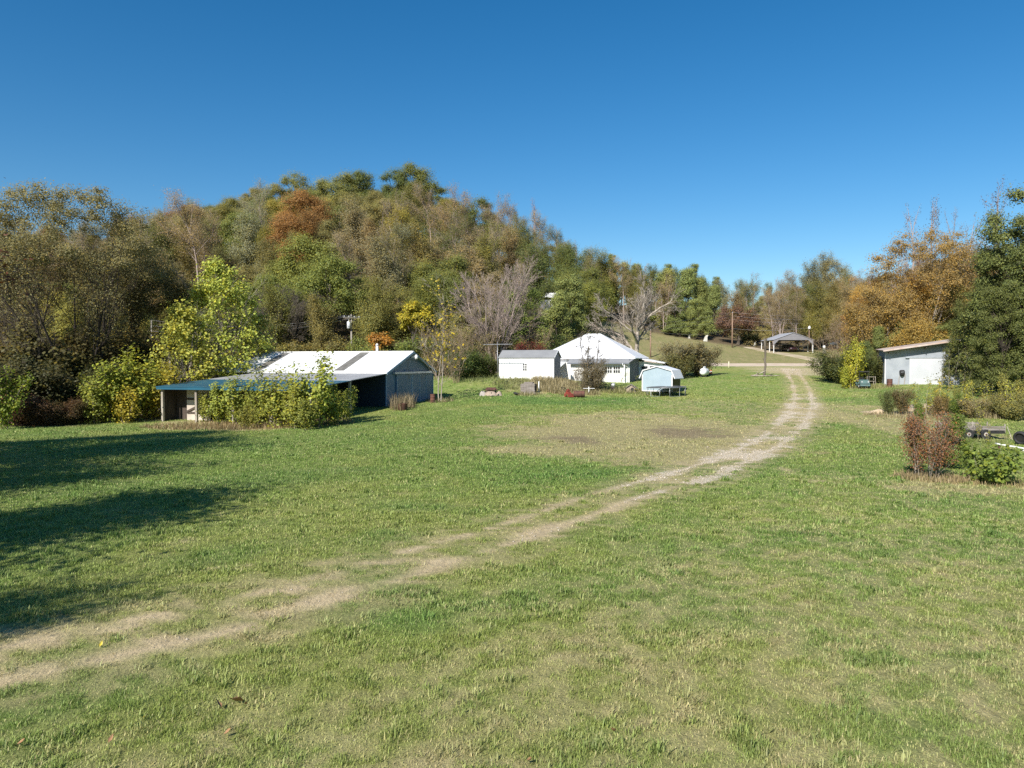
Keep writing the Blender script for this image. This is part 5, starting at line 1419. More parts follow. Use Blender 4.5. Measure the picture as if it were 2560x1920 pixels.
def hill_fill():
    n = 0
    for _ in range(9000):
        D = math.sqrt(HR.uniform(84 ** 2, 222 ** 2)); u = HR.uniform(-.80, .80); x = u * D; px = CX + u * F
        if D < fedge(px) + 1: continue
        lim = float(np.interp(px, [-400, 300, 1150, 1350, 1500, 1750, 1900, 2050, 2300, 2700], [210, 226, 226, 220, 215, 214, 216, 214, 178, 172]))
        if D > lim: continue
        s = 6.0 + (D - 100) * .016
        if any((x - a) ** 2 + (D - b) ** 2 < max(s, r * 1.12) ** 2 for a, b, r in taken): continue
        z = float(gz(x, D)); py = float(proj(x, D, z + 10)[1]); t = HR.random()
        if px > 1500:
            cn = HR.choice(['olive', 'dark green', 'brownish olive', 'grey green', 'tan brown'] if px < 2120 else ['golden', 'rust orange', 'brownish olive', 'olive', 'tan brown'])
            grp = HR.choice('TTNC' if px < 2120 else 'BTTN'); sc = HR.uniform(.65, .85)
        elif py > 700:
            cn = HR.choice(['mid green', 'mid green', 'olive', 'dark green', 'yellow olive', 'brownish olive']); grp = 'B' if t < .62 else 'T'; sc = HR.uniform(.62, .88)
        elif px > 1060 and py > 540:
            cn = HR.choice(['tan brown', 'tan brown', 'brownish olive', 'olive', 'dark green']); grp = 'T' if t < .5 else ('N' if t < .8 else 'B'); sc = HR.uniform(.75, .95)
        elif px < 420:
            cn = HR.choice(['brownish olive', 'brownish olive', 'olive', 'tan brown', 'rust orange']); grp = 'B' if t < .45 else ('T' if t < .8 else 'N'); sc = HR.uniform(.75, 1.)
        elif py < 545:
            cn = HR.choice(['olive', 'dark green', 'olive', 'brownish olive']); grp = 'B' if t < .85 else 'T'; sc = HR.uniform(.8, 1.)
        else:
            cn = HR.choice(['olive', 'brownish olive', 'brownish olive', 'dark green', 'grey green', 'tan brown', 'yellow olive', 'olive']); grp = 'B' if t < .5 else ('T' if t < .88 else 'N'); sc = HR.uniform(.75, 1.)
        if py < 500 and px < 1300 and grp != 'B': grp = 'B'
        K = {'B': KB, 'T': KT, 'N': KN, 'C': KC}[grp]; K = K[HR.randrange(len(K))]
        kn = {'B': 'round leafy tree', 'T': 'thin-leaved tree', 'N': 'nearly bare twiggy tree', 'C': 'dense cedar'}[grp]
        set_hill(K, Vector((x, D, z)), sc, CN[cn], cn, kn); n += 1
    print('hill trees', len(HILL), 'filled', n)
hill_fill()

def hill_labels():
    marks = [(330, 'behind the big fan-shaped tree'), (470, 'left of the yellow-green sycamore top'), (640, 'above the yellow-green sycamore'), (790, 'above the barn roof'), (930, 'above the crossarm pole'), (1060, 'above the barn gable'),
             (1170, 'left of the fan-shaped bare tree'), (1300, 'above the fan-shaped bare tree'), (1420, 'above the white shed'), (1530, 'above the house'), (1680, 'above the big dead tree'),
             (1800, 'over the meadow'), (1920, 'behind the reddish tree'), (2120, 'behind the carport'), (9999, 'behind the golden tree')]
    cells = {}
    for px, py, cn, kn, o in HILL:
        mk = next(t for x, t in marks if px < x)
        if 1680 <= px < 2120: bd = 'high up' if py < 700 else 'low down'
        else: bd = 'on the skyline' if py < 500 else 'high up' if py < 590 else 'half-way up' if py < 690 else 'low down' if py < 780 else 'at the wood foot'
        cells.setdefault((cn, kn, bd, mk), []).append((px, py, o))
    for (cn, kn, bd, mk), L in cells.items():
        L.sort(key=lambda t: t[0]); n = len(L)
        for i, (px, py, o) in enumerate(L):
            pre = '' if n == 1 else (('leftmost ', 'rightmost ')[i] if n == 2 else ('leftmost ', 'middle ', 'rightmost ')[i] if n == 3 else ('leftmost ', 'second ', 'third ', 'fourth ', 'fifth ', 'sixth ')[min(i, 5)])
            o['label'] = f'{pre}{cn} {kn}, {bd}, {mk}'; o['group'] = f'{kn}s on the wooded hills'
hill_labels()

def undergrowth():
    rng = np.random.default_rng(77); P, Nn = [], []; V = []
    n = 0
    while n < 950:
        D = math.sqrt(rng.uniform(88 ** 2, 225 ** 2)); u = rng.uniform(-.8, .8); px = CX + u * F
        if D < fedge(px) + 1.5: continue
        n += 1; r = rng.uniform(1.1, 2.2); k = 110; d = rng.normal(0, 1, (k, 3)); d[:, 2] = np.abs(d[:, 2]); d /= np.linalg.norm(d, axis=1, keepdims=True)
        q = d * r * rng.uniform(.5, 1.1, (k, 1)); q[:, 2] *= rng.uniform(.8, 1.6); q[:, 0] += u * D; q[:, 1] += D; q[:, 2] += gz(q[:, 0], q[:, 1])
        P.append(q); Nn.append(d + rng.normal(0, .5, (k, 3)) + np.array([0, -.2, .3])); V.append(np.full(k, rng.random()))
    me = leaf_mesh('undergrowth', rng, np.concatenate(P), np.concatenate(Nn), .42)
    me.attributes['v'].data.foreach_set('value', (np.concatenate(V) * .7 + rng.random(len(P) * 110) * .3).astype(np.float32))
    tag(add('undergrowth', me, None, LEAF, (.20, .175, .075)), 'brownish olive undergrowth covering the floor of the wooded hills', 'undergrowth', kind='stuff')
undergrowth()

# ------------------------------------------------------------------ trees and brush one can tell apart
def big(name, px, D, seed, h, r, P, stems, spread, lean, base, nleaf, lvmin, lsize, jit, color, bark, label, leafm=LEAF, py=None, dz=0., **k):
    sg, tp = skeleton(seed, h, r, P, stems, spread, lean, base)
    loc = onD(px, D) if py is None else at(px, py); loc.z += dz
    o = empty(name, loc, 0, label, 'tree')
    add('trunk', wood_mesh('trunk', sg), o, bark)
    if nleaf: add('crown', count_leaves(seed, sg, lvmin, nleaf, lsize, jit, **k), o, leafm, color)
    return o
PF = dict(n=[9,6,5,3], kids=[8,5,5], ang=[.5,.6,.65], len=[.42,.5,.5], up=[.035,.06,.03,.0], wob=[.055,.1,.15,.2], rad=[.5,.5,.5], rmin=.012, shape='fan')
PF['from'] = [.30,.2,.2,.2]
PF2 = dict(PF); PF2['up'] = [.02,.05,.03,.0]; PF2['kids'] = [6,5,5]; PF2['from'] = [.42,.2,.2,.2]; PF2['wob'] = [.05,.1,.15,.2]
def fan_tree(px, D, seed, h, rx, zc, rz, stems, spread, lean, nl, per, size, col, label, zlo=-.12, bark=None, name='spreading_tree'):
    sg, tp = skeleton(seed, h, .2, PF2, stems, spread, lean, .9)
    o = empty(name, onD(px, D), 0, label, 'tree'); add('trunk', wood_mesh('trunk', sg), o, bark or BARKD)
    rng = np.random.default_rng(seed); P, Nn = [], []
    for _ in range(nl):
        a = rng.uniform(0, 2 * np.pi); zz = rng.uniform(zlo, 1) ; rr = math.sqrt(1 - zz * zz * .98); k = rng.uniform(.72, 1.04)
        c = np.array([math.cos(a) * rr * rx * k + lean[0] * zc * .8, math.sin(a) * rr * rx * k, zc + zz * rz * k]); r = rng.uniform(.8, 1.9)
        d = rng.normal(0, 1, (per, 3)); d /= np.linalg.norm(d, axis=1, keepdims=True)
        P.append(c + d * r * rng.uniform(.15, 1.15, (per, 1)) * np.array([1, 1, .6])); Nn.append(d + rng.normal(0, .5, (per, 3)) + np.array([0, 0, .4]))
    t = np.array([s_[1] for s_ in sg if s_[4] >= 2]); t = t[rng.integers(0, len(t), 14000)] + rng.normal(0, .3, (14000, 3))
    P.append(t); Nn.append(rng.normal(0, 1, t.shape))
    add('crown', leaf_mesh('crown', rng, np.concatenate(P), np.concatenate(Nn), size), o, LEAF, col)
fan_tree(205, 66, 301, 13.5, 7.4, 13.4, 6.9, 10, .6, (-.10, -.02), 165, 330, .15, (.245,.225,.105), 'big fan-shaped tree with bare leaning limbs and thin olive top, far left')
fan_tree(345, 76, 302, 11., 5.0, 10.2, 5.8, 6, .4, (.02, 0), 90, 420, .16, (.20,.18,.08), 'dense olive tree between the fan-shaped tree and the hill')
fan_tree(30, 74, 303, 12., 5.6, 12., 7., 7, .45, (-.04, 0), 80, 400, .15, (.26,.21,.12), 'brownish thin-topped tree at the left edge behind the fan-shaped tree')
big('dead_tree', 85, 63, 304, 9., .2, PBR, 2, .2, (-.1,0), .3, 0, 2, .1, .1, TANB, BARK, 'grey dead trunk with bare twigs in the left thicket')

PSY = dict(n=[9,6,4], kids=[18,6], ang=[.72,.6], len=[.46,.5], up=[.01,.07,.05], wob=[.03,.09,.14], rad=[.42,.5], rmin=.012, shape='cone', end=.2)
PSY['from'] = [.16,.15,.2]
def sycamore(px, D, seed, h, rx, nl, per, size, col, label, stems, zlow=.1):
    rng = np.random.default_rng(seed); sg, tp = skeleton(seed, h * .8, .14, PSY, stems, .2, (0, 0), .6); P, Nn = [], []
    for _ in range(nl):
        t = rng.uniform(zlow, 1) ** .95; a = rng.uniform(0, 2 * np.pi); rr = rx * min(1., .32 + t * 3.0) * (1.04 - t) ** .62 * rng.uniform(.2, 1.15) ** .5
        c = np.array([math.cos(a) * rr, math.sin(a) * rr, h * t]); r = rng.uniform(.45, 1.0)
        d = rng.normal(0, 1, (per, 3)); P.append(c + d * r * .55 * np.array([1, 1, .9])); Nn.append(d * .4 + rng.normal(0, .6, (per, 3)) + np.array([0, 0, .4]))
    o = empty('sycamore_tree', onD(px, D), 0, label, 'tree'); add('trunk', wood_mesh('trunk', sg), o, BARKP)
    add('crown', leaf_mesh('crown', rng, np.concatenate(P), np.concatenate(Nn), size, .95, True), o, LEAFB, col)
sycamore(552, 72, 317, 13.9, 5.7, 215, 56, .235, (.40,.45,.09), 'bright yellow-green sycamore rising behind the lean-to', 4)
sycamore(455, 67, 312, 9.4, 4.2, 95, 55, .225, (.42,.43,.085), 'lower yellow-green sycamore at the left end of the lean-to', 3, .05)
sycamore(645, 76, 313, 8.8, 3.0, 55, 50, .225, (.40,.38,.09), 'lower yellow-green sycamore behind the shaded end of the barn roof', 3, .25)

PFAN = dict(n=[9,6,5,4], kids=[11,7,6], ang=[.55,.5,.55], len=[.42,.5,.5], up=[.0,.02,.015,.01], wob=[.035,.07,.1,.13], rad=[.5,.55,.55], rmin=.016, shape='round')
PFAN['from'] = [.22,.15,.15,.2]
big('bare_tree', 1236, 101, 321, 12.4, .19, PFAN, 10, .36, (0,0), .6, 0, 2, .1, .1, TANB, TWIG, 'tall bare fan-shaped tree of pinkish twigs left of the house')
PDEAD = dict(n=[7,8,6,4,3], kids=[9,8,6,5], ang=[.95,.6,.65,.6], len=[1.35,.5,.5,.5], up=[.0,.045,.03,.01,.0], wob=[.06,.13,.16,.2,.2], rad=[.62,.5,.5,.5], rmin=.016, shape='fan', end=.5)
PDEAD['from'] = [.35,.2,.2,.2,.2]
big('dead_tree', 1588, 112, 347, 6.6, .48, PDEAD, 1, .0, (.05,0), .1, 0, 2, .1, .1, TANB, BARKP, 'big pale dead tree with crooked spreading limbs behind the house')
big('dead_tree', 690, 104, 341, 5.6, .24, PDEAD, 2, .2, (-.03,0), .3, 0, 2, .1, .1, TANB, BARK, 'grey twin-trunked dead tree above the left part of the barn roof')
big('yellow_tree', 1100, 70, 351, 9.6, .085, PSY, 2, .06, (.0,0), .2, 430, 1, .26, .3, (.42,.34,.05), BARKP, 'slender pale tree with few yellow leaves at the right barn corner', LEAFB, py=1003, broad=True, aspect=.9, zmin=3.4)

def lobe_tree(name, px, D, seed, n, rx, rz, zc, lr, per, size, color, label, bark=BARK, leafm=LEAF, cone=0., cat='tree', py=None, r=.2, sc=1., group=None, up=.35):
    me, cs = lobes(seed, n, rx, rz, zc, lr, per, size, cone=cone, up=up)
    loc = onD(px, D) if py is None else at(px, py)
    o = empty(name, loc, 0, label, cat, group, sc)
    add('trunk', wood_mesh('trunk', trunk_to(seed, zc + rz * .3, r, cs, .5)), o, bark); add('crown', me, o, leafm, color); return o
lobe_tree('broadleaf_tree', 1310, 104, 401, 44, 3.6, 5.0, 6.2, 1.0, 420, .20, (.15,.19,.042), 'bright green dense tree behind the white shed', leafm=NEEDLE, cone=.5)
lobe_tree('broadleaf_tree', 1040, 101, 402, 20, 2.0, 2.2, 7.2, .9, 260, .3, (.40,.36,.045), 'small bright yellow tree at the wood foot above the barn gable')
lobe_tree('broadleaf_tree', 955, 99, 403, 16, 1.6, 2.4, 3.4, .8, 220, .26, (.42,.22,.05), 'small orange-yellow tree just above the barn ridge')
lobe_tree('broadleaf_tree', 850, 101, 404, 12, 1.2, 1.6, 3.0, .7, 200, .25, (.36,.32,.05), 'small yellow bush tree left of the crossarm pole')
lobe_tree('broadleaf_tree', 1840, 160, 405, 34, 4.1, 3.4, 5.2, 1.25, 420, .24, (.20,.125,.095), 'reddish brown round tree behind the reddish pole')
# golden trees and the cedars on the right
PG = dict(PBR); PG['kids'] = [14,6,5]; PG['len'] = [.46,.5,.5]; PG['from'] = [.18,.2,.2,.2]
for a in ((2300, 101, 411, 13., 6.6, 12.0, 8.0, 4, .3, (0, 0), 78, 290, .19, (.35,.25,.095), 'large golden brown tree rising behind the metal shed'),
          (2390, 107, 412, 13., 5.4, 12.0, 7.2, 3, .3, (0, 0), 70, 300, .19, (.32,.24,.11), 'golden brown tree right of the largest golden one'),
          (2210, 100, 413, 8., 4.6, 7.0, 4.6, 4, .3, (0, 0), 60, 250, .18, (.34,.25,.095), 'lower golden tree left of the largest golden one'),
          (2305, 94, 414, 5., 3.4, 4.6, 2.8, 4, .35, (0, 0), 34, 220, .17, (.38,.28,.085), 'low yellow-gold tree just above the metal shed roof')):
    fan_tree(*a, zlo=-.8, bark=BARKP, name='golden_tree')
for k, (px, D, sc, lb) in enumerate(((2225,116,.88,'leftmost tall slender bare tree topping the golden trees'), (2278,122,1.12,'tallest slender bare tree straight above the metal shed roof'), (2325,120,1.13,'slender bare tree right of the tallest one over the golden tree'),
        (2375,124,1.02,'slender bare tree between the golden tree top and the cedars'), (2420,118,1.0,'slender bare tree left of the dark cedar tops'), (2490,112,1.22,'very tall slender bare tree behind the dark cedars'), (2195,112,.66,'short slender bare tree at the left flank of the golden tree'))):
    KU[k % 3].plant(onD(px, D), sc * .8, k * 1.7, (.26,.165,.12), lb, 'tree', 'slender bare trees above the golden trees')
for k, (px, D, h, w, lb) in enumerate(((2425,80,10.5,.95,'cedar right beside the metal shed roof'), (2492,77,15.5,.75,'tall cedar second from the frame edge, right of the metal shed'), (2548,74,20.5,1.0,'tallest dark cedar at the right frame edge'),
        (2505,70,11.,1.0,'dense dark cedar in front of the tallest ones'), (2458,86,9.,1.,'cedar half hidden between the metal shed and the tall cedars'), (2600,70,15.,1.1,'dark cedar mostly outside the right frame edge'), (2530,82,17.5,.75,'tall dark cedar just left of the tallest one'),
        (2195,96,6.6,.9,'dark cedar left of the metal shed, the tallest there'), (2160,92,4.9,.8,'small cedar behind the golf cart'), (2235,98,7.2,.9,'dark cedar behind the left end of the metal shed'), (2125,95,4.0,.8,'low cedar behind the leaning yellow sapling'), (2360,92,7.,.9,'cedar rising just above the metal shed roof'))):
    K = KCB[k % 2] if h > 9 else KC[k % 3]; s = h / K.h
    K.plant(onD(px, D), (s * w, s * w, s), (k * 2.1) % 1.4 - .7, jitc((.135,.165,.050) if px < 2370 else (.105,.120,.034)), lb, 'tree', 'dark cedars by the metal shed')

# brush
def row(K, items, cat, group, name=None, bark=None):
    for k, (px, py, h, w, col, lb) in enumerate(items):
        q = K[k % len(K)]; s = h / q.h
        loc = at(px, py) if py > 0 else onD(px, -py)
        q.plant(loc, (s * w, s * w, s), (k * 1.9) % 1.4 - .7, jitc(col, .06), lb, cat, group, name)
row(KL, [(512,1054,2.40,1.10,(0.297,0.332,0.064),'leafy green sprout beside the lean-to doorway'), (552,1058,3.30,0.99,(0.297,0.343,0.064),'second leafy sprout right of the lean-to doorway'), (598,1062,3.70,1.21,(0.286,0.320,0.064),'bushy sprout under the middle of the blue roof'),
    (642,1064,2.50,0.94,(0.297,0.332,0.064),'tall sprout poking above the blue roof edge'), (690,1068,4.30,1.21,(0.286,0.320,0.064),'dense sprout clump in front of the lean-to'), (738,1070,3.30,1.21,(0.297,0.320,0.064),'wide sprout clump left of the tallest sprout'),
    (792,1068,5.20,0.99,(0.321,0.365,0.071),'tallest sprout, reaching over the barn roof'), (832,1062,3.20,1.04,(0.297,0.343,0.064),'sprout right of the tallest one before the dark lean-to'), (862,1050,2.20,1.10,(0.297,0.354,0.064),'rightmost low sprout before the dark lean-to'), (770,1074,2.20,1.21,(0.274,0.298,0.064),'low front sprout beneath the tallest one'), (620,1072,1.70,1.32,(0.286,0.287,0.064),'low front sprout near the white bag')],
    'sapling', 'leafy sprouts along the lean-to front')
row(KL, [(232,-57.5,3.8,1.15,(.27,.30,.06),'pale green sprout at the edge of the left dark thicket'), (285,-58.5,5.0,1.1,(.28,.32,.05),'tall green sprout behind the leaning sheet'), (335,-59.5,5.8,1.05,(.31,.33,.05),'tallest yellow-green sprout left of the lean-to'), (378,-61,4.9,1.15,(.36,.33,.05),'yellowing sprout left of the lean-to corner'),
    (310,-57.8,3.0,1.3,(.38,.34,.05),'low yellow sprout above the rubble stones'), (400,-66,4.4,1.1,(.30,.31,.05),'sprout just behind the lean-to corner post'), (258,-59,3.2,1.3,(.26,.29,.05),'dull sprout deep behind the leaning sheet'), (5,-52,4.6,.8,(.22,.28,.04),'green sprout cut by the left frame edge')],
    'sapling', 'yellow-green sprouts left of the lean-to')
row(KS, [(20,-57,4.2,1.2,(0.104,0.096,0.040),'dark shrub at the left frame edge'), (75,-58,4.8,1.2,(0.086,0.081,0.035),'dark tall shrub in the left thicket'), (130,-59,5.2,1.2,(0.081,0.086,0.035),'darkest tall shrub in the left thicket'), (180,-62,4.6,1.1,(0.075,0.086,0.032),'dark shrub left of the pale green sprout'),
    (45,-55,2.4,1.3,(0.150,0.081,0.055),'low reddish brown shrub at the left lawn edge'), (110,-55.5,2.2,1.4,(0.138,0.086,0.050),'low brown shrub at the left lawn edge'), (165,-56.5,1.9,1.4,(0.127,0.101,0.050),'low olive shrub near the leaning sheet'), (215,-67,5.6,1.2,(0.098,0.096,0.035),'tall olive shrub below the fan-shaped tree'),
    (150,-66,7.5,1.3,(0.115,0.106,0.038),'taller olive shrub below the leaning limbs'), (60,-66,7.,1.3,(0.138,0.106,0.045),'brown olive shrub below the leaning limbs'), (300,-70,7.5,1.2,(0.150,0.126,0.045),'olive shrub under the dense olive tree'), (375,-74,7.2,1.2,(0.173,0.141,0.045),'olive shrub left of the sycamore')],
    'shrub', 'dark shrubs of the left thicket')
row(KBS, [(1140,-86,6.0,1.,TANB,'bare brown brush right of the slender yellow tree'), (1175,-92,5.6,1.,TANB,'tall bare brush between the slender tree and the antenna'), (1215,-94,4.2,1.,TANB,'bare brush left of the antenna mast'), (1120,-94,6.6,1.,TANB,'bare brush behind the slender yellow tree'), (1085,-92,6.2,1.,TANB,'bare brush above the barn gable slope'),
    (1338,-98,6.4,.9,(.28,.22,.12),'pale bare stems behind the white shed roof'), (2128,-104,7.6,1.2,(.24,.18,.14),'pinkish bare bush left of the cedars'), (2100,-112,7.2,1.2,(.24,.18,.14),'greyish bare bush right of the carport'), (2155,-108,8.4,1.1,(.25,.19,.14),'tall pinkish bare bush below the golden trees'), (1060,-98,5.8,1.,TANB,'bare brush behind the barn ridge end'), (560,-92,6.,1.,TANB,'bare brush behind the sycamore')],
    'bush', 'bare brush')
row(KS, [(1150,-90,3.6,1.1,(.10,.15,.045),'green shrub between bare brush near the barn gable'), (1190,-91,3.2,1.1,(.12,.16,.05),'green shrub left of the antenna'), (1225,-93,2.8,1.,(.14,.16,.05),'yellowish green shrub at the antenna foot'), (1318,-96,4.6,.8,(.16,.05,.04),'dark red bush rising over the white shed roof'),
    (1705,-100,4.6,1.15,(.20,.18,.10),'large olive brown bush right of the house'), (1748,-101,4.4,1.0,(.19,.17,.095),'brownish bush behind the propane tank'), (1690,-97,3.4,1.2,(.18,.18,.075),'low olive bush right of the pale blue shed'), (1590,-106,1.6,1.3,(.12,.12,.04),'low shrub at the foot of the big dead tree'),
    (2110,-88,4.2,1.3,(.11,.13,.045),'green brush behind the leaning yellow sapling'), (2080,-92,3.0,1.4,(.13,.13,.06),'low brush left of the leaning yellow sapling'), (2140,-86,3.6,1.1,(.10,.125,.04),'green brush right behind the golf cart'), (2188,-88,3.0,1.,(.11,.12,.04),'green brush between golf cart and shed'),
    (1456,-116,3.0,1.1,(.30,.34,.14),'pale green feathery bush on the slope above the house'), (1420,-112,4.2,1.3,(.14,.15,.05),'olive shrub behind the left house roof slope'), (1390,-108,4.6,1.2,(.10,.13,.04),'dark shrub behind the white shed gable')],
    'shrub', 'shrubs round the yard')
for k in range(30):                                      # understorey along the foot of the hill
    px = 575 + k * 18.5 + HR.uniform(-6, 6); D = HR.uniform(97, 105); h = HR.uniform(2.6, 5.4); s = h / 3.
    c = HR.choice([MIDGREEN, OLIVE, DKGREEN, YELOL, MIDGREEN, BRNOLIVE]); cn = {MIDGREEN: 'green', OLIVE: 'olive', DKGREEN: 'dark green', YELOL: 'yellowish', BRNOLIVE: 'brownish'}[c]
    mk = 'behind the sycamore' if px < 680 else 'behind the barn roof, left of the pole' if px < 878 else 'behind the barn roof, right of the pole' if px < 1000 else 'behind the barn gable'
    KS[k % 3].plant(onD(px, D), (s * 1.3, s * 1.3, s), (k * .5) % 1.4 - .7, jitc(c), f'{cn} shrub at the hill foot {mk}', 'shrub', f'{cn} shrubs at the hill foot {mk}')

def vine():
    P = dict(n=[9,5,3], kids=[20,5], ang=[.8,.7], len=[.28,.5], up=[.02,-.04,-.08], wob=[.05,.15,.2], rad=[.45,.55], rmin=.022, shape='cone', end=.25); P['from'] = [.06,.2,.2]
    big('vine_covered_tree', 1476, 80, 501, 6.9, .13, P, 3, .06, (0,0), .3, 8000, 1, .10, .2, (.20,.175,.125), BARK, 'thin grey twiggy tree wrapped in vines before the house wall', py=978)
    me = KS[0]
    for k, (px, py, h, w, lb) in enumerate(((1462,979,2.5,.7,'left brown tangle at the foot of the vine-wrapped tree'), (1492,979,3.0,.66,'right brown tangle at the foot of the vine-wrapped tree'))):
        KS[k].plant(at(px, py), (h / 3 * w, h / 3 * w, h / 3), k, (.20,.175,.115), lb, 'shrub', 'tangles at the vine-wrapped tree')
vine()
row(KW, [(1255,-85,1.7,1.2,(.20,.24,.07),'little sapling against the left end of the white shed wall'), (1556,-88,1.9,1.2,(.30,.32,.06),'little yellow-green sapling at the house corner downpipe'), (1585,-80.5,2.0,1.4,(.24,.28,.06),'bushy sapling left of the pale blue shed')], 'sapling', 'small saplings by the white buildings')
row(KL, [(2128,-82.5,5.0,.62,(.38,.38,.05),'leaning yellow-green sapling left of the golf cart'), (2112,-82,2.6,.8,(.36,.38,.05),'low yellow-green sapling left of the leaning one'), (2150,-84,5.6,.5,(.36,.38,.05),'tall yellow-green sapling behind the golf cart')], 'sapling', 'yellow-green saplings by the golf cart')
# front bushes on the right
def red_bush():
    sg, tp = skeleton(601, 2.15, .018, dict(n=[6,4,3], kids=[9,4], ang=[.45,.5], len=[.42,.5], up=[.06,.07,.05], wob=[.06,.1,.15], rad=[.5,.5], rmin=.004, shape='fan', **{'from': [.15,.2,.2]}), 15, .20, (0,0), .48)
    o = empty('red_bush', at(2316, 1193), 0, 'tall reddish brown bush standing on the near right lawn', 'bush'); add('trunk', wood_mesh('trunk', sg), o, BARKP)
    add('crown', count_leaves(601, sg, 1, 6500, .07, .12, zmin=.3, up=.3), o, LEAF, (.27,.145,.08))
red_bush()
def cedar_bush(px, py, h, w, lb):
    K = KC[1]; s = h / K.h; K.plant(at(px, py), (s * w, s * w, s), .3, (.115,.155,.03), lb, 'bush', 'young cedars by the red bush', 'young_cedar')
cedar_bush(2382, 1168, 2.3, 1.6, 'young green cedar tucked behind the right side of the red bush')
cedar_bush(2296, 1120, 2.4, .9, 'narrow dark young cedar peeping out behind the top of the red bush')
def green_bush():
    sg, tp = skeleton(611, 1.5, .014, dict(n=[5,3], kids=[6], ang=[.7], len=[.4], up=[.02,.04], wob=[.1,.15], rad=[.5], rmin=.004, shape='fan', **{'from': [.2,.2]}), 12, .6, (0,0), .3)
    o = empty('leafy_bush', at(2478, 1207), 0, 'round green big-leaved bush in front of the trailer', 'bush'); add('trunk', wood_mesh('trunk', sg), o, BARKP)
    add('crown', count_leaves(611, sg, 0, 1500, .135, .12, zmin=.08, up=.5, broad=True, aspect=.95, out=.9), o, LEAFB, (.17,.23,.045))
green_bush()
row(KS, [(2220,1036,1.9,.62,(.13,.15,.055),'small green shrub on the bank, left of the bronze one'), (2256,1037,2.0,.66,(.17,.14,.07),'small bronze-tinged shrub right of its green neighbour'), (2388,1040,1.7,.9,(.14,.20,.045),'round green shrub behind the trailer bed'), (2345,1042,1.6,.8,(.24,.18,.08),'tan shrub above the red bush'),
    (2430,1046,1.5,1.2,(.30,.26,.14),'tan dry weeds-like shrub behind the trailer'), (2530,1050,2.0,1.1,(.26,.26,.10),'pale dry shrub at the right edge behind the tyre'), (2490,1042,1.7,1.2,(.28,.25,.12),'dry tan shrub between trailer and saplings')], 'shrub', 'small shrubs near the trailer')
row(KW, [(2310,1040,2.9,1.2,(.34,.34,.05),'yellow-leaved sapling straight above the red bush'), (2352,1036,3.2,1.1,(.40,.34,.05),'yellow-leaved sapling left of the trailer'), (2402,1046,2.8,1.1,(.42,.38,.04),'bright yellow sapling behind the trailer wheels'), (2446,1100,2.5,.5,(.3,.3,.06),'thin pale stem standing in front of the trailer'), (2458,1040,2.6,1.2,(.30,.32,.06),'sapling behind the trailer middle'),
    (2512,1046,3.2,1.1,(.36,.36,.06),'tall sapling behind the trailer right end'), (2548,1040,3.4,1.1,(.38,.36,.05),'yellow-dotted sapling at the right edge'), (2470,1030,2.6,1.2,(.32,.34,.05),'sapling on the bank behind the trailer'), (2425,1028,2.4,1.2,(.36,.34,.06),'sapling on the bank right of the round green shrub'),
    (2330,1012,2.4,1.3,(.34,.33,.06),'low yellow-green sapling before the shed doorstep'), (2462,1110,1.2,1.3,(.30,.30,.05),'short leafy stem between the trailer wheels'), (2285,1030,2.6,1.,(.30,.32,.06),'yellow-green sapling by the sand heap')], 'sapling', 'thin saplings near the trailer')
row(KW, [(2352,-77,4.2,1.,(.14,.15,.05),'leggy sapling covering the right end of the shed door'), (2376,-76,4.8,1.,(.13,.14,.05),'leggy sapling right of the metal shed door'), (2402,-75,4.4,1.1,(.15,.15,.05),'leggy sapling second right of the shed'), (2432,-74,4.0,1.1,(.14,.16,.05),'leggy sapling before the dark cedar gap'), (2470,-73,4.2,1.1,(.20,.17,.06),'brownish leggy sapling before the cedars'),
    (2505,-72,4.0,1.2,(.15,.18,.05),'leggy green sapling before the tall cedars'), (2540,-71,3.6,1.2,(.16,.2,.05),'leggy green sapling at the right edge below the cedars')], 'sapling', 'leggy saplings right of the metal shed')
row(KL, [(2345,1030,2.0,.62,(.34,.32,.08),'yellowish brush clump above the red bush, left of the round green shrub'),(2418,1036,2.7,.55,(.30,.31,.08),'yellow-green brush clump right above the trailer wheels'),(2468,1038,1.7,.75,(.36,.32,.10),'tan yellow brush clump behind the trailer right half'),
    (2516,1036,3.3,.55,(.30,.30,.08),'tall yellow-green brush clump behind the trailer end'),(2556,1030,2.4,.7,(.33,.31,.09),'yellow brush clump cut by the right edge'),(2392,1014,1.7,.8,(.26,.27,.08),'green brush clump farther back over the trailer')], 'bush', 'brush clumps behind the trailer', 'brush_clump')
for k, (px, py, w, h, lb) in enumerate(((2305,1024,1.7,.5,'pale sand mound behind the small shrubs'), (2200,1032,.9,.3,'low pale sand patch left of the green shrub'))):
    p = at(px, py); m = MB(); rg = random.Random(k); n = 18; ringp = []
    V = []
    for r_, z in ((1.,-.1),(.85,.25),(.6,.65),(.3,.92)):
        for i in range(n): a = 2*math.pi*i/n; q = 1 + rg.uniform(-.1,.1); V.append((math.cos(a)*w*r_*q, math.sin(a)*w*.6*r_*q, h*z*(1+rg.uniform(-.1,.1))))
    V.append((0,0,h)); fs = [(a*n+i, a*n+(i+1)%n, (a+1)*n+(i+1)%n, (a+1)*n+i) for a in range(3) for i in range(n)] + [(3*n+i, 3*n+(i+1)%n, 4*n) for i in range(n)]
    m.faces(V, fs, True); o = m.build('sand_mound', surf('sand', (.56,.44,.30), (.42,.32,.21), 3., .95, 0, .3)); o.location = p; tag(o, lb, 'sand mound')
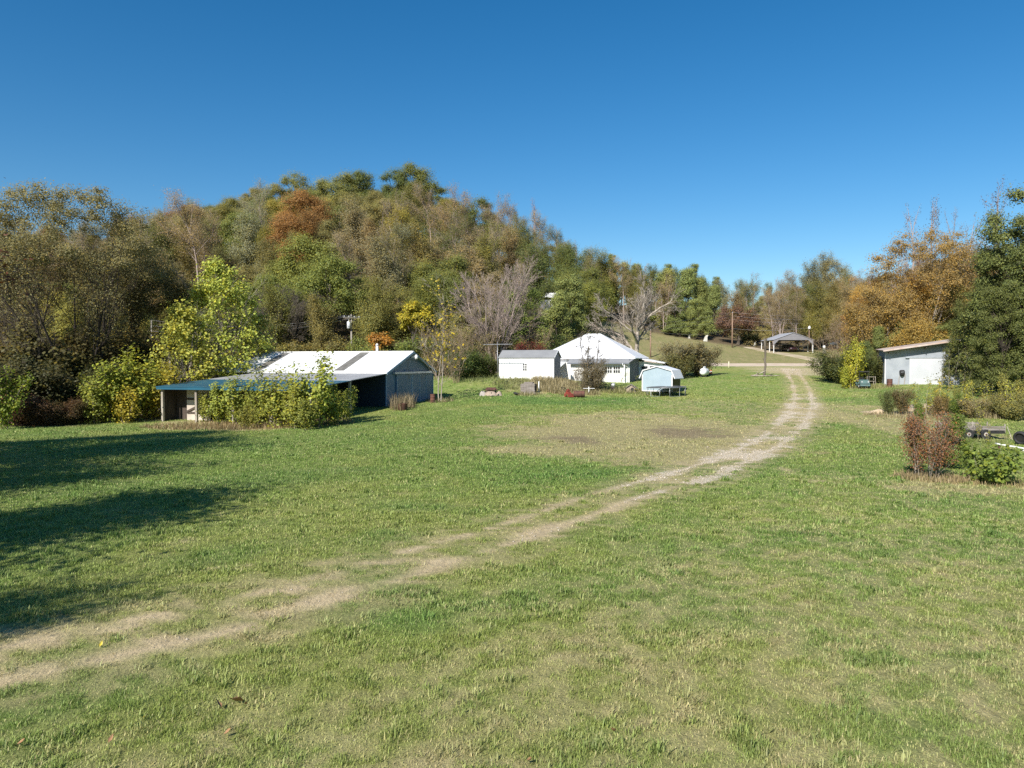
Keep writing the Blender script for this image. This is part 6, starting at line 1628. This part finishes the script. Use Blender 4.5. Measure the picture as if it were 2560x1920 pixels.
# the red-leaved trees beyond the left edge whose crowns shade the lawn
sg, tp = skeleton(701, 12.5, .22, PBR, 2, .14, (0,0), .4)
KX = Kind('broadleaf_tree', wood_mesh('trunk', sg), count_leaves(701, sg, 1, 24000, .19, .6), BARK, LEAF, 14.)
for k, (x, y, h, lb) in enumerate(((-31.2, 33.4, 13.6, 'red-leaved tree at the left edge with one branch reaching into view'), (-21., 9.5, 11.8, 'red-leaved tree beyond the left edge, its shadow falling on the lawn'), (-28.2, 27.0, 12.4, 'tall red-leaved tree beyond the left edge, farther back than its neighbour'), (-13.3, 5.5, 6.9, 'small tree beyond the lower left corner, shading the dirt track'), (-25., 17.5, 11., 'red-leaved tree beyond the left edge between its two neighbours'))):
    s = h / KX.h; KX.plant((x, y, float(gz(x, y))), ((.9, 1.5, 1.6, .9, 1.4)[k] * s, (.9, 1.5, 1.6, .9, 1.4)[k] * s, s), k * .4, (.24,.10,.06), lb, 'tree', 'trees left of the lawn')

# tall dry weeds in the rough corners
def build_weeds():
    rng = np.random.default_rng(11); X, Y, Hh, CC = [], [], [], []
    for px, py, wx, wy, n, h, c in ((1385,964,60,14,2600,.75,(.36,.30,.16)), (1300,958,70,12,1300,.45,(.26,.26,.11)), (1440,983,60,6,1000,.5,(.34,.29,.15)), (1540,978,70,7,1100,.5,(.30,.28,.12)), (1190,948,60,8,700,.5,(.25,.28,.10)),
        (620,1066,270,10,3600,.34,(.30,.22,.11)), (330,1042,120,7,1300,.5,(.34,.28,.14)), (130,1050,170,8,2200,.7,(.22,.16,.09)), (1007,1020,30,7,400,1.25,(.30,.24,.14)), (2330,1196,90,12,900,.28,(.36,.28,.15)), (2478,1207,90,12,700,.25,(.36,.28,.14)),
        (2440,1035,130,12,2200,.55,(.34,.28,.15)), (2250,1040,90,8,700,.35,(.34,.28,.15)), (1640,985,70,5,500,.3,(.32,.30,.12)), (2180,968,60,5,600,.4,(.28,.26,.11)), (1320,986,35,4,300,.4,(.33,.29,.15)), (1100,1003,35,5,300,.4,(.26,.22,.12)), (2440,1105,70,8,500,.25,(.25,.28,.09))):
        b = blob(px, py, wx, wy); a = rng.uniform(0, 2*np.pi, n); r = np.sqrt(rng.random(n))
        X.append(b[0] + np.cos(a)*r*b[2]); Y.append(b[1] + np.sin(a)*r*b[3]); Hh.append(h*rng.uniform(.4,1.25,n)); CC.append(np.array(c)[None]*rng.uniform(.55,1.35,(n,1))*np.array([[1,1,1]]))
    x, y, h, c = map(np.concatenate, (X, Y, Hh, CC)); n = len(x); z = gz(x, y); w = .008 + .00022*y
    az = rng.uniform(0, 2*np.pi, n); ln = rng.uniform(.05,.6,n); ax, ay = np.cos(az), np.sin(az)
    v = np.empty((n,5,3))
    for i, (s, hh, o) in enumerate(((0,0,-1),(0,0,1),(.6,.35,.8),(.6,.35,-.8),(1,1,0))):
        v[:, i] = np.stack([x + ax*hh*ln*h - ay*o*w, y + ay*hh*ln*h + ax*o*w, z - .05 + s*h], 1)
    b = (np.arange(n)*5)[:, None]; me = mesh_np('weeds', v.reshape(-1,3), np.concatenate([b+[0,1,2], b+[0,2,3], b+[3,2,4]], 0))
    a = me.color_attributes.new('Col', 'FLOAT_COLOR', 'POINT'); a.data.foreach_set('color', np.repeat(np.concatenate([c, np.ones((n,1))], 1), 5, 0).astype(np.float32).ravel())
    tag(add('weeds', me, None, bpy.data.materials['grass blades']), 'tall dry tan weeds in the rough corners of the yard', 'weeds', kind='stuff')
build_weeds()

# a pale roof half hidden in the woods
def build_cabin():
    loc = hill_at(1362, 748, 3.5); b = empty('cabin', loc, R(-25), 'cabin with pale roof half hidden in the woods above the house', 'cabin')
    m = MB(); m.box(-4, 4, 0, 5, -2, 2.4); m.build('wall', GREYSHADE, b)
    m = MB(); m.slab((-4.4,-.5,2.5),(4.4,-.5,2.5),(4.4,2.5,3.6),(-4.4,2.5,3.6),.1); m.slab((-4.4,2.501,3.6),(4.4,2.501,3.6),(4.4,5.5,2.5),(-4.4,5.5,2.5),.1); m.build('roof', WROOFH, b)
    make_window(b, WTRIM, -2, -1, .8, 1.8, -.001, 2, 2); make_window(b, WTRIM, 1, 2, .8, 1.8, -.001, 2, 2)
build_cabin()

# ------------------------------------------------------------------ light, sky, camera
SUN_AZ = (-.50, -.866); EL = R(38)
s = Vector((SUN_AZ[0]*math.cos(EL), SUN_AZ[1]*math.cos(EL), math.sin(EL)))
ld = bpy.data.lights.new('sun', 'SUN'); ld.energy = 5.0; ld.angle = R(.5); ld.color = (1., .945, .86)
lo = bpy.data.objects.new('sun', ld); lo.rotation_euler = s.to_track_quat('Z', 'Y').to_euler(); lo.location = (0, -20, 60); COL.objects.link(lo)
w = bpy.data.worlds.new('World'); SC.world = w; w.use_nodes = True
nt = w.node_tree; bg = nt.nodes['Background']
sky = nt.nodes.new('ShaderNodeTexSky'); sky.sky_type = 'NISHITA'; sky.sun_disc = False; sky.sun_elevation = EL; sky.sun_rotation = math.atan2(SUN_AZ[0], SUN_AZ[1])
sky.altitude = 200; sky.air_density = 1.0; sky.dust_density = .3; sky.ozone_density = 3.0
hs = nt.nodes.new('ShaderNodeHueSaturation'); hs.inputs['Saturation'].default_value = 1.37; hs.inputs['Value'].default_value = .85; hs.inputs['Hue'].default_value = .497
nt.links.new(sky.outputs[0], hs.inputs['Color']); nt.links.new(hs.outputs[0], bg.inputs[0]); bg.inputs[1].default_value = .10
cd = bpy.data.cameras.new('camera'); cd.sensor_width = 36; cd.lens = 36 * F / 2560; cd.clip_end = 4000; cd.clip_start = .1
co = bpy.data.objects.new('camera', cd); co.location = (0, 0, CAMZ); co.rotation_euler = (math.pi / 2 - PITCH, 0, 0); COL.objects.link(co); SC.camera = co
SC.view_settings.view_transform = 'Standard'; SC.view_settings.look = 'None'; SC.view_settings.exposure = .55; SC.view_settings.gamma = 1
SC.render.engine = 'CYCLES'; cy = SC.cycles
cy.max_bounces = 5; cy.diffuse_bounces = 3; cy.glossy_bounces = 2; cy.transmission_bounces = 3; cy.transparent_max_bounces = 4
cy.use_denoising = False; cy.use_adaptive_sampling = True; cy.adaptive_threshold = .008; cy.caustics_reflective = False; cy.caustics_refractive = False
